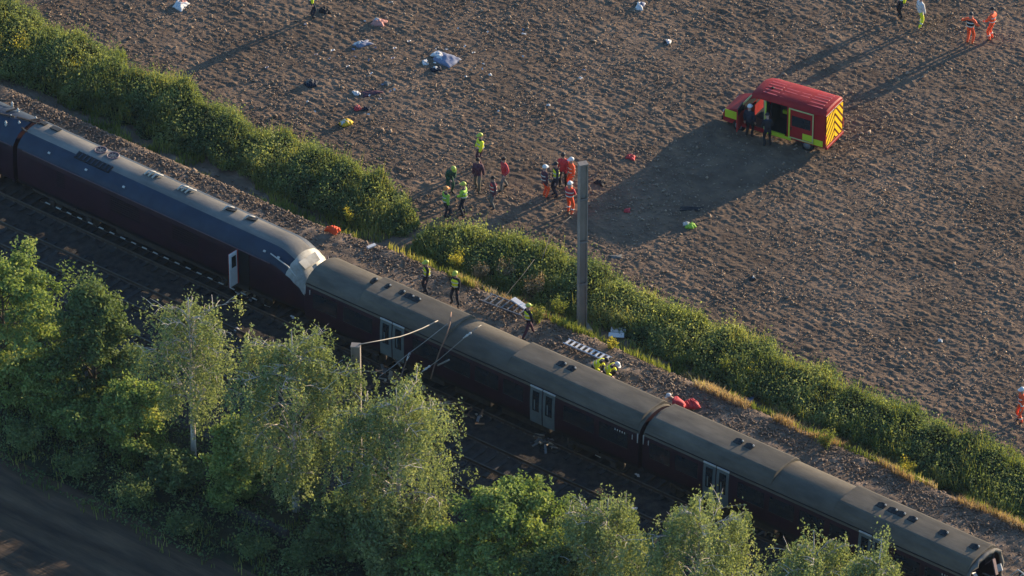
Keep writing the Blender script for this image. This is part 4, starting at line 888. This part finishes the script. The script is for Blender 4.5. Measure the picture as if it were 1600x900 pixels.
def finish_people():
    dg = bpy.context.evaluated_depsgraph_get(); dg.update()
    for root, body, jk, Vv, outfit, k, R, rnd in PENDING:
        me = bpy.data.meshes.new_from_object(body.evaluated_get(dg)); me.name = 'body'
        legs, top, jacket, gear, bands = outfit; me.materials.clear()
        for m in (CL[legs], CL[top], M_skin, M_boot): me.materials.append(m)
        segs = [(Vv[0], Vv[2], 1), (Vv[3], Vv[5], 2), (Vv[6], Vv[8], 1), (Vv[9], Vv[11], 1), (Vv[2], Vv[6], 1), (Vv[2], Vv[9], 1), (Vv[12], Vv[13], 0), (Vv[13], Vv[14], 0), (Vv[15], Vv[16], 0), (Vv[16], Vv[17], 0), (Vv[14], Vv[18], 3), (Vv[17], Vv[19], 3), (Vv[0], Vv[12], 0), (Vv[0], Vv[15], 0), (Vv[6], Vv[7], 1), (Vv[7], Vv[8], 1), (Vv[9], Vv[10], 1), (Vv[10], Vv[11], 1)]
        for p in me.polygons:
            c = p.center; bd, bi = 9, 0
            for a, b, i in segs:
                ab = b-a; t = max(0, min(1, (c-a).dot(ab)/max(1e-9, ab.length_squared))); d_ = (c-(a+ab*t)).length-(.1 if i == 1 else 0.03)
                if d_ < bd: bd, bi = d_, i
            p.material_index = bi; p.use_smooth = True
        # hands, face details
        x = MB()
        for e_, w_, s in ((7, 8, -1), (10, 11, 1)):
            a, b = Vv[e_], Vv[w_]; d = (b-a).normalized(); sd = d.cross(Vector((0, 0, 1))); sd = sd.normalized() if sd.length > .1 else Vector((1, 0, 0)); nn = d.cross(sd)
            pm = b+d*.06*k; x.loft([[b+sd*.03-nn*.016, b+sd*.03+nn*.016, b-sd*.03+nn*.016, b-sd*.03-nn*.016], [pm+d*.03+sd*.042-nn*.013, pm+d*.03+sd*.042+nn*.013, pm+d*.03-sd*.042+nn*.013, pm+d*.03-sd*.042-nn*.013]], M_skin)
            for j, ln in enumerate((.065, .08, .075, .06)):
                q = pm+d*.025+sd*(.032-.021*j); x.tube([q, q+d*ln*.5+nn*.008, q+d*ln*.9+nn*.03], [.0095, .009, .007], M_skin, 4)
            q = pm+sd*.04*s-d*.02; x.tube([q, q+(sd*s+d*.8)*.03, q+(sd*s*.8+d*1.6)*.035], [.011, .010, .008], M_skin, 4)
        h0, h1 = Vv[4], Vv[5]; ax = (h1-h0).normalized(); fw = R @ Vector((0, 1, 0)); fw = (fw-ax*fw.dot(ax)).normalized(); sx = fw.cross(ax); hc = h0.lerp(h1, .5)
        def bx(c, s_, m): x.box(c, s_, m)
        bx(hc+fw*.115-ax*.005, (.03, .035, .05), M_skin)
        for s in (-1, 1):
            bx(hc+fw*.102+sx*.034*s+ax*.03, (.022, .012, .013), M_hair); bx(hc+sx*.094*s, (.02, .05, .06), M_skin)
        bx(hc+fw*.098-ax*.055, (.05, .012, .012), M_red)
        bm = bmesh.new(); bm.from_mesh(me); xm = x.mesh('x')
        base_m = {m.name: i for i, m in enumerate(me.materials)}
        for m in xm.materials:
            if m.name not in base_m: me.materials.append(m); base_m[m.name] = len(me.materials)-1
        remap = [base_m[m.name] for m in xm.materials]
        for p in xm.polygons: p.material_index = remap[p.material_index]
        bm.from_mesh(xm); bm.to_mesh(me); bm.free()
        link('body', me, root)
        if jk:
            jm = bpy.data.meshes.new_from_object(jk.evaluated_get(dg)); jm.name = 'jacket'; jm.materials.clear(); jm.materials.append(CL[jacket])
            for p in jm.polygons: p.use_smooth = True
            link('vest' if bands == 'vest' else 'jacket', jm, root)
        # reflective bands round the torso and shins
        if bands:
            ax2 = (Vv[2]-Vv[0]).normalized(); f2 = (R @ Vector((0, 1, 0))); s2 = f2.cross(ax2)
            for t, kx, ky in ((.35, .225, .185), (.85, .235, .185)) if bands != 'none' else ():
                q = MB(); c = Vv[0].lerp(Vv[2], t); rg = []
                for o_, kk in ((-.028, 1.03), (.028, 1.03)):
                    rg.append([c+ax2*o_+s2*math.cos(a)*kx*kk+f2*math.sin(a)*ky*kk for a in [2*PI*i/14 for i in range(14)]])
                q.loft(rg, M_band, cap0=False, cap1=False, smooth=True); q.build('reflective_band', root, fix=False)
            if bands == 'suit':
                for a, b in ((13, 14), (16, 17), (7, 8), (10, 11)):
                    p0 = Vv[a].lerp(Vv[b], .45); d = (Vv[b]-Vv[a]).normalized(); r_ = .09 if a > 12 else .072; q = MB(); q.tube([p0-d*.03, p0+d*.03], r_, M_band, 8); q.build('reflective_band', root, fix=False)
        gm = {'white': M_hw, 'orange': M_ho, 'cap': M_hb, 'lime': M_hl, 'hair': M_hair}[gear]; q = MB(); top_ = hc+ax*.02; rg = []
        hs = 1.0 if gear in ('hair', 'cap') else 1.15
        for a in (-.1, .25, .55, .85, 1.15, 1.45):
            r_ = .118*math.cos(max(0, a))*hs+.004; hgt = .125*math.sin(a)*hs
            rg.append([top_+ax*(.01+hgt)+sx*math.cos(t)*r_*.92+fw*(math.sin(t)*r_*1.08-.01) for t in [2*PI*i/12 for i in range(12)]])
        q.loft(rg, gm, smooth=True)
        if gear != 'hair': q.loft([[top_+ax*(.012+o_)+sx*math.cos(t)*.118*hs+fw*(math.sin(t)*.14*hs+(.05 if math.sin(t) > .3 else 0)) for t in [2*PI*i/12 for i in range(12)]] for o_ in (0, .014)], gm)
        q.build('hair' if gear == 'hair' else ('cap' if gear == 'cap' else 'helmet'), root, fix=False)
        for o_ in (body, jk):
            if o_: m_ = o_.data; bpy.data.objects.remove(o_); bpy.data.meshes.remove(m_)
fwd = lambda z_, y_=.32, x_=.12: ((-x_, y_, z_), (x_, y_, z_))
GF = 'rescue workers in the field'; GT = 'officers beside the train'
Y_J = ('navy', 'navy', 'lime', 'cap', 'full'); Y_V = ('navy', 'dark', 'lime', 'lime', 'vest'); O_S = ('orange', 'orange', None, 'white', 'suit'); O_J = ('orange', 'orange', 'orange', 'white', 'suit')
person(487, 27, 20, Y_J, 'person in lime yellow jacket at the top edge, left of centre, head out of frame', group=GF, seed=1)
person(1408, 27, 200, ('dark', 'navy', 'lime', 'cap', 'full'), 'person in yellow jacket and dark trousers cut by the top edge at right', group=GF, seed=2)
person(1437, 43, 30, ('lime', 'white', 'white', 'lime', 'suit'), 'person in yellow hi vis trousers and white top at the top edge', group=GF, seed=3, stride=.25)
person(1515, 69, 60, ('orange', 'orange', 'dark', 'cap', 'vest'), 'person in orange with dark vest, left of the two at top right', group=GF, seed=4, arms=((-.45, .1, 1.25), (.42, .15, 1.1)))
person(1549, 63, 150, ('orange', 'orange', 'orange', 'cap', 'suit'), 'person in all orange suit, right of the two at top right', group=GF, seed=5, h=1.86, arms=((-.3, .35, 1.1), (.28, .2, 1.0)))
person(751, 259, 200, ('maroon', 'dark', 'lime', 'lime', 'full'), 'person in lime jacket at the back of the hedge gap group', group=GF, seed=6)
person(747, 297, 250, ('khaki', 'maroon', 'maroon', 'hair', None), 'person in maroon top and khaki trousers in front of the lime jacket', group=GF, seed=7, stride=.35)
person(788, 296, 210, ('grey', 'red', 'red', 'hair', None), 'person in bright red jacket walking, right of the hedge gap group', group=GF, seed=8, stride=.5, arms=((-.35, .2, 1.0), (.35, -.15, .95)))
person(771, 326, 200, ('grey', 'maroon', 'red', 'hair', 'vest'), 'person in dark red top and grey trousers, front of the red jacket', group=GF, seed=9)
person(702, 302, 300, ('green', 'green', 'green', 'lime', None), 'person in dark green uniform leaning behind the orange helmet', group=GF, seed=10, lean=.45, pose='bend', arms=fwd(.95))
person(697, 343, 30, ('navy', 'navy', 'limegreen', 'orange', 'full'), 'person with orange helmet and lime jacket at the hedge gap', group=GF, seed=11)
person(725, 336, 160, ('navy', 'navy', 'limegreen', 'lime', 'full'), 'person in green yellow jacket right of the orange helmet', group=GF, seed=12, arms=fwd(1.05))
person(851, 309, 30, ('orange', 'maroon', 'maroon', 'white', 'vest'), 'person with white helmet, dark top and orange trousers', group=GF, seed=13, width=.1)
person(869, 307, 200, ('navy', 'navy', 'lime', 'cap', 'vest'), 'person in navy with small lime vest beside the orange trousers', group=GF, seed=14, h=1.9)
person(880, 291, 260, ('dark', 'red', 'red', 'cap', None), 'person in red jacket half hidden behind the standing group', group=GF, seed=15, h=1.85)
person(893, 297, 200, O_J, 'person in clean orange suit with white helmet, just left of the mast', group=GF, seed=16)
person(890, 335, 60, ('orange', 'orange', 'red', 'white', 'suit'), 'person in orange suit and white helmet in front of the group by mast', group=GF, seed=17, stride=.15, arms=fwd(.98))
person(1595, 660, 200, O_S, 'person in orange suit with white helmet at the right edge', group=GF, seed=18, h=1.85)
person(667, 459, 200, Y_V, 'officer in yellow vest by the train, leftmost of three', group=GT, seed=19, z=.05)
person(712, 476, 240, Y_V, 'officer in yellow vest by the train, middle of three, legs apart', group=GT, seed=20, z=.05, width=.2, stride=.1)
person(825, 527, 30, ('maroon', 'dark', 'lime', 'lime', 'vest'), 'officer in yellow vest striding beside the train, near the mast', group=GT, seed=21, z=.05, stride=.75)
person(928, 584, 330, ('navy', 'navy', 'lime', 'cap', 'full'), 'crouching person in yellow jacket, left of the two by the ladder', 'crouch', group=GT, seed=22, hip=.48, lean=.9, arms=((-.2, .45, .4), (.2, .45, .4)), z=.05)
person(946, 592, 330, ('navy', 'navy', 'lime', 'white', 'full'), 'crouching person in yellow jacket, right of the two by the ladder', 'crouch', group=GT, seed=23, hip=.46, lean=.8, arms=((-.2, .45, .4), (.2, .45, .4)), z=.05)
person(1068, 647, 160, ('red', 'red', 'red', 'white', None), 'crouching person in dark red with white helmet beside the coach joint', 'crouch', group=GT, seed=24, hip=.46, lean=1.1, arms=((-.2, .5, .3), (.2, .5, .3)), z=.05)
person(1199, 229, 100, ('dark', 'navy', 'dark', 'cap', None), 'person in dark clothes standing at the open side door of the van', group=GF, seed=25, lean=.2, arms=fwd(1.1))
person(1170, 214, 60, ('dark', 'navy', 'navy', 'white', None), 'person in dark clothes with white helmet by the open van cab door', group=GF, seed=26)
finish_people()

# ================================================================== KIT AND DEBRIS
def cloth(name, px, py, sx, sy, h, cols, label, cat, seed, z=0.05, rz=None):
    if P(px, py).y < 0: z = 0.15
    """crumpled pile: ridged folds with an uneven hem, two cloths laid over each other"""
    r = np.random.default_rng(seed); root = empty(name, PG(px, py, z), rz if rz is not None else r.uniform(0, 3), label, cat)
    for ci, m in enumerate(cols):
        n = 17; X, Y = np.meshgrid(np.linspace(-1, 1, n), np.linspace(-1, 1, n)); rr_ = np.maximum(abs(X), abs(Y)); th = np.arctan2(Y, X)
        out = 0.6+0.55*n1((th+PI)*1.6, seed+ci); f = np.clip(1-rr_**2, 0, 1)
        cx, cy = (0, 0) if ci == 0 else (r.uniform(-.5, .5)*sx/2, r.uniform(-.5, .5)*sy/2); k = 1 if ci == 0 else r.uniform(.45, .65)
        Z = h*(.25+.9*n2(X*2.3+5, Y*2.3+5, seed+ci*7)+.5*np.abs(np.sin(X*5+Y*3+ci+2*n2(X*2, Y*2, seed))))*f**.5*(1 if ci == 0 else .9)+ci*h*.3-.02*(1-f)
        V = np.stack([cx+X*out*sx/2*k, cy+Y*out*sy/2*k, Z], -1).reshape(-1, 3); i = np.arange((n-1)**2); a = (i//(n-1))*n+i % (n-1)
        o = link('fabric', np_mesh('fabric', V, np.stack([a, a+1, a+n+1, a+n], 1), mats=[m], smooth=True), root)
        sm = o.modifiers.new('thick', 'SOLIDIFY'); sm.thickness = .02
    return root
W_, K_, Bl, Gy, Pk, Nv, Ye, Or, Rd_ = CL['white'], CL['dark'], mat('blue grey cloth', (.20, .22, .30), None, 4, .7), CL['grey'], mat('pink cloth', (.55, .25, .20), None, 4, .8), CL['navy'], mat('yellow cloth', (.8, .5, .03), None, 4, .7), CL['orange'], CL['red']
for i, (px, py, sx, sy, h, cols, lab, cat) in enumerate([
    (282, 8, .9, .7, .22, (W_, Pk), 'crumpled white and pink clothes at the top left of the field', 'clothes'),
    (508, 17, .7, .5, .22, (K_,), 'dark bag on the soil right of the person at the top edge', 'bag'),
    (591, 36, .8, .6, .26, (Pk, W_), 'pinkish white bundle on the soil, furthest up of the middle debris', 'bundle'),
    (566, 69, .9, .5, .2, (Bl, W_), 'white and grey blue cloth below the pinkish bundle', 'cloth'),
    (693, 92, 1.3, .9, .22, (Bl, W_), 'large grey blue sheet, biggest piece of debris on the field', 'sheet'),
    (664, 97, .5, .3, .12, (W_,), 'small white scrap left of the large grey blue sheet', 'scrap'),
    (681, 108, .6, .45, .18, (Nv, W_), 'navy bundle at the lower edge of the large sheet', 'bundle'),
    (487, 131, .8, .6, .3, (Nv, Gy), 'dark grey bag lying alone left of the debris', 'bag'),
    (557, 146, .45, .35, .15, (W_,), 'white scrap touching the maroon blanket', 'scrap'),
    (580, 144, .95, .5, .12, (CL['maroon'], K_), 'dark maroon blanket spread on the soil', 'blanket'),
    (605, 130, .5, .4, .10, (Gy,), 'grey scrap above the maroon blanket', 'scrap'),
    (558, 169, .42, .36, .18, (Rd_, Pk), 'small red bundle above the yellow jacket', 'bundle'),
    (573, 170, .4, .35, .16, (Nv,), 'small dark bundle right of the red one', 'bundle'),
    (541, 193, .75, .5, .3, (Ye, W_), 'yellow jacket lying near the hedge', 'jacket'),
    (1000, 10, .7, .45, .2, (W_, Bl), 'white crumpled cloth at the top centre of the field', 'cloth'),
    (1043, 66, .4, .3, .18, (W_, K_), 'small white cloth below the top centre one', 'cloth'),
    (986, 246, .5, .4, .15, (Rd_,), 'red cloth just above the tip of the van shadow', 'cloth'),
    (980, 329, .4, .35, .12, (Rd_,), 'small red cloth in the van shadow', 'cloth'),
    (1081, 326, 1.0, .35, .08, (K_,), 'long black strap of cloth in the van shadow', 'cloth'),
    (1077, 353, .6, .5, .25, (CL['limegreen'], W_), 'green and white bundle at the lower edge of the van shadow', 'bundle'),
    (962, 401, .6, .35, .06, (Gy,), 'flat grey scrap near the hedge, right of the mast', 'scrap'),
    (1176, 434, .45, .35, .16, (K_, W_), 'dark and white scrap alone on the field right of the mast', 'scrap'),
    (938, 285, .5, .4, .18, (K_,), 'dark bag right of the mast top', 'bag'),
    (521, 360, .62, .5, .34, (Or, Or), 'bright orange bag beside the track ahead of the power car', 'bag'),
    (700, 406, .5, .4, .3, (W_, Gy), 'white bag in the hedge shade behind the officers', 'bag'),
    (1166, 630, 1.7, .9, .05, (mat('blue sheet', (.10, .15, .24), None, 3, .5),), 'flat blue sheet by the dry grass at the right hedge foot', 'sheet'),
    (1078, 634, .9, .6, .45, (CL['red'], Rd_), 'dark red kit bag right of the crouching red figure', 'bag'),
    (907, 122, .22, .2, .1, (W_,), 'tiny white scrap upper centre of the field', 'scrap'), (766, 117, .2, .18, .1, (W_,), 'tiny white scrap right of the large sheet', 'scrap'),
    (1469, 532, .22, .2, .1, (W_,), 'tiny white scrap alone on the right of the field', 'scrap'), (857, 164, .18, .18, .08, (W_,), 'tiny white scrap above the hedge gap group', 'scrap'),
]): cloth('bundle' if cat == 'bundle' else cat.replace(' ', '_'), px, py, sx*1.1, sy*1.1, h*.62, cols, lab, cat, 500+i)
M_alu = mat('aluminium', (0.55, 0.55, 0.55), (0.42, 0.42, 0.43), 3, 0.35, 0, .7)
def ladder(p0, p1, wd, rungs, label, name, m, rm, cat, z=.16):
    a, b = PG(*p0, z), PG(*p1, z); d = b-a; a.z = b.z = max(a.z, b.z); d = b-a; L_ = d.length; root = empty(name, a, math.atan2(d.y, d.x), label, cat)
    for s in (-1, 1): q = MB(); q.box((L_/2, s*wd/2, 0), (L_, .06, .08), m, bev=.01); q.build('rail', root)
    for k in range(rungs): q = MB(); x = L_*(k+.5)/rungs; q.box((x, 0, .02), (.10 if rm is M_white else .05, wd-.06, .05), rm); q.build('rung', root)
    return root
ladder((884, 533), (952, 562), .42, 9, 'white runged ladder lying beside the train near the crouching pair', 'ladder', M_alu, M_white, 'ladder', .22)
ladder((758, 464), (822, 488), .75, 7, 'grey wire stretcher basket lying in the grass by the striding officer', 'stretcher', M_grey, M_grey, 'stretcher', .30)
q = MB(); root = empty('casualty_board', PG(812, 474, .38), rad(-5), 'white board resting on the far end of the wire stretcher', 'board'); q.box((0, 0, 0), (.95, .34, .07), M_white, bev=.02, ry=.15); q.build('panel', root)
for px, py, sz, lab, rz in ((966, 517, (.72, .30, .06), 'white slab leaning at the hedge foot, upper of two', .55), (963, 525, (.75, .28, .06), 'white slab at the hedge foot, lower of two', .6), (580, 386, (.5, .16, .10), 'short white plank on the bare earth left of the officers', 1.35)):
    root = empty('slab' if sz[0] > .6 else 'plank', PG(px, py, .12), rz, lab, 'slab' if sz[0] > .6 else 'plank'); q = MB(); q.box((0, 0, .05), sz, M_white, bev=.012, rx=.35); q.build('panel', root)
rs = random.Random(77)
for i in range(60):
    cx, cy = rs.choice([(690, 90), (580, 100), (560, 60), (620, 60), (590, 150), (700, 60), (740, 100), (530, 110)]); px, py = rs.gauss(cx, 60), max(4, rs.gauss(cy, 42))
    root = empty('paper_scrap', P(px, py, .07), rs.uniform(0, 3), 'tiny pale scrap among the soil clods near the upper left debris', 'scrap', 'tiny pale scraps among the clods')
    q = MB(); a_, b_ = rs.uniform(.10, .24), rs.uniform(.06, .13); q.add([(-a_/2, -b_/2, 0), (a_*.1, -b_*.6, .06), (a_/2, -b_*.2, .01), (a_*.45, b_/2, .05), (-a_*.1, b_*.55, .02), (-a_/2, b_*.3, .07)], [(0, 1, 4, 5), (1, 2, 3, 4)], rs.choice([W_, Gy, W_, Bl])); q.build('paper', root, fix=False)
# heaps of broken parts on the tracks, and things thrown clear
M_rust = mat('rusty debris', (.26, .15, .085), (.12, .07, .045), 4, .9, .3); M_straw = mat('pale debris', (.45, .36, .25), (.25, .19, .13), 4, .9)
def heap(px, py, sx, sy, nn, label, seed, z=.12):
    rr = random.Random(seed); root = empty('debris_heap', P(px, py, z), rr.uniform(-.3, .3), label, 'debris')
    q = MB()
    for k in range(nn):
        q.box((rr.gauss(0, sx/2.5), rr.gauss(0, sy/2.5), rr.uniform(0, .18)), (rr.uniform(.1, .6), rr.uniform(.04, .2), rr.uniform(.02, .08)), rr.choice([M_rust, M_straw, M_und, M_rust, M_straw, M_grey]), rz=rr.uniform(0, 3), ry=rr.uniform(-.5, .5), rx=rr.uniform(-.5, .5))
    q.build('fragments', root, fix=False)['kind'] = 'stuff'
for i, (px, py, sx, sy, nn, lab) in enumerate([
    (645, 567, 1.5, .7, 26, 'heap of broken brackets on the track right of the short mast'), (602, 590, 1.2, .6, 18, 'scatter of rusty fragments nearest the short mast'),
    (662, 618, 1.2, .5, 18, 'pale fragments just behind the dense birch crown'), (700, 633, 1.1, .6, 26, 'rusty heap on the middle track'), (740, 652, 1.2, .4, 16, 'thin strip of fragments right of the rusty heap'),
    (850, 690, .9, .4, 20, 'fragments on the track below the right coach door'), (386, 462, .7, .4, 14, 'fragments below the open power car door'), (1190, 830, 1.0, .4, 20, 'fragments beside the lower right birch crown')]):
    heap(px, py, sx, sy, nn, lab, 600+i)
for i, (px, py) in enumerate(((418, 478), (458, 497), (372, 459), (935, 713), (950, 707), (997, 744), (988, 720), (1055, 772), (990, 796), (370, 516), (425, 460))):
    rr = random.Random(700+i); root = empty('panel_scrap', P(px, py, .15), rr.uniform(0, 3), None, 'scrap', 'pale scraps between the rails'); root['label'] = 'small pale scrap lying on the shaded tracks'
    q = MB(); q.box((0, 0, .04), (.30, .12, .03), M_white, ry=.2, rx=.2); q.box((.1, .08, .05), (.12, .1, .02), M_white, rz=.5); q.build('plate', root)
# low retaining wall and sunlit bank by the path
a, b = P(365, 790, .4), P(450, 832, .4); d = b-a; root = empty('retaining_wall', (a.x, a.y, 0), math.atan2(d.y, d.x), 'low concrete wall under the trees right of the birch foot', 'wall')
for k in range(4): q = MB(); q.box((d.length*(k+.5)/4, 0, .2), (d.length/4-.03, .22, .55), M_slp, bev=.02); q.build('wall_block', root)

hz = MB(); hz.box((0, 0, 101), (3100, 3100, 206), mat('haze placeholder', (1, 1, 1)))
haze = hz.build('haze'); haze.data.materials.clear(); hm = bpy.data.materials.new('air'); hm.use_nodes = True; hn = hm.node_tree.nodes
hn.remove(hn['Principled BSDF']); pv = hn.new('ShaderNodeVolumePrincipled'); pv.inputs['Density'].default_value = 2.7e-5; pv.inputs['Color'].default_value = (0.6, 0.8, 1.0, 1)
hm.node_tree.links.new(pv.outputs[0], hn['Material Output'].inputs['Volume']); haze.data.materials.append(hm); tag(haze, 'thin blue evening haze over the whole scene', 'haze', kind='stuff')
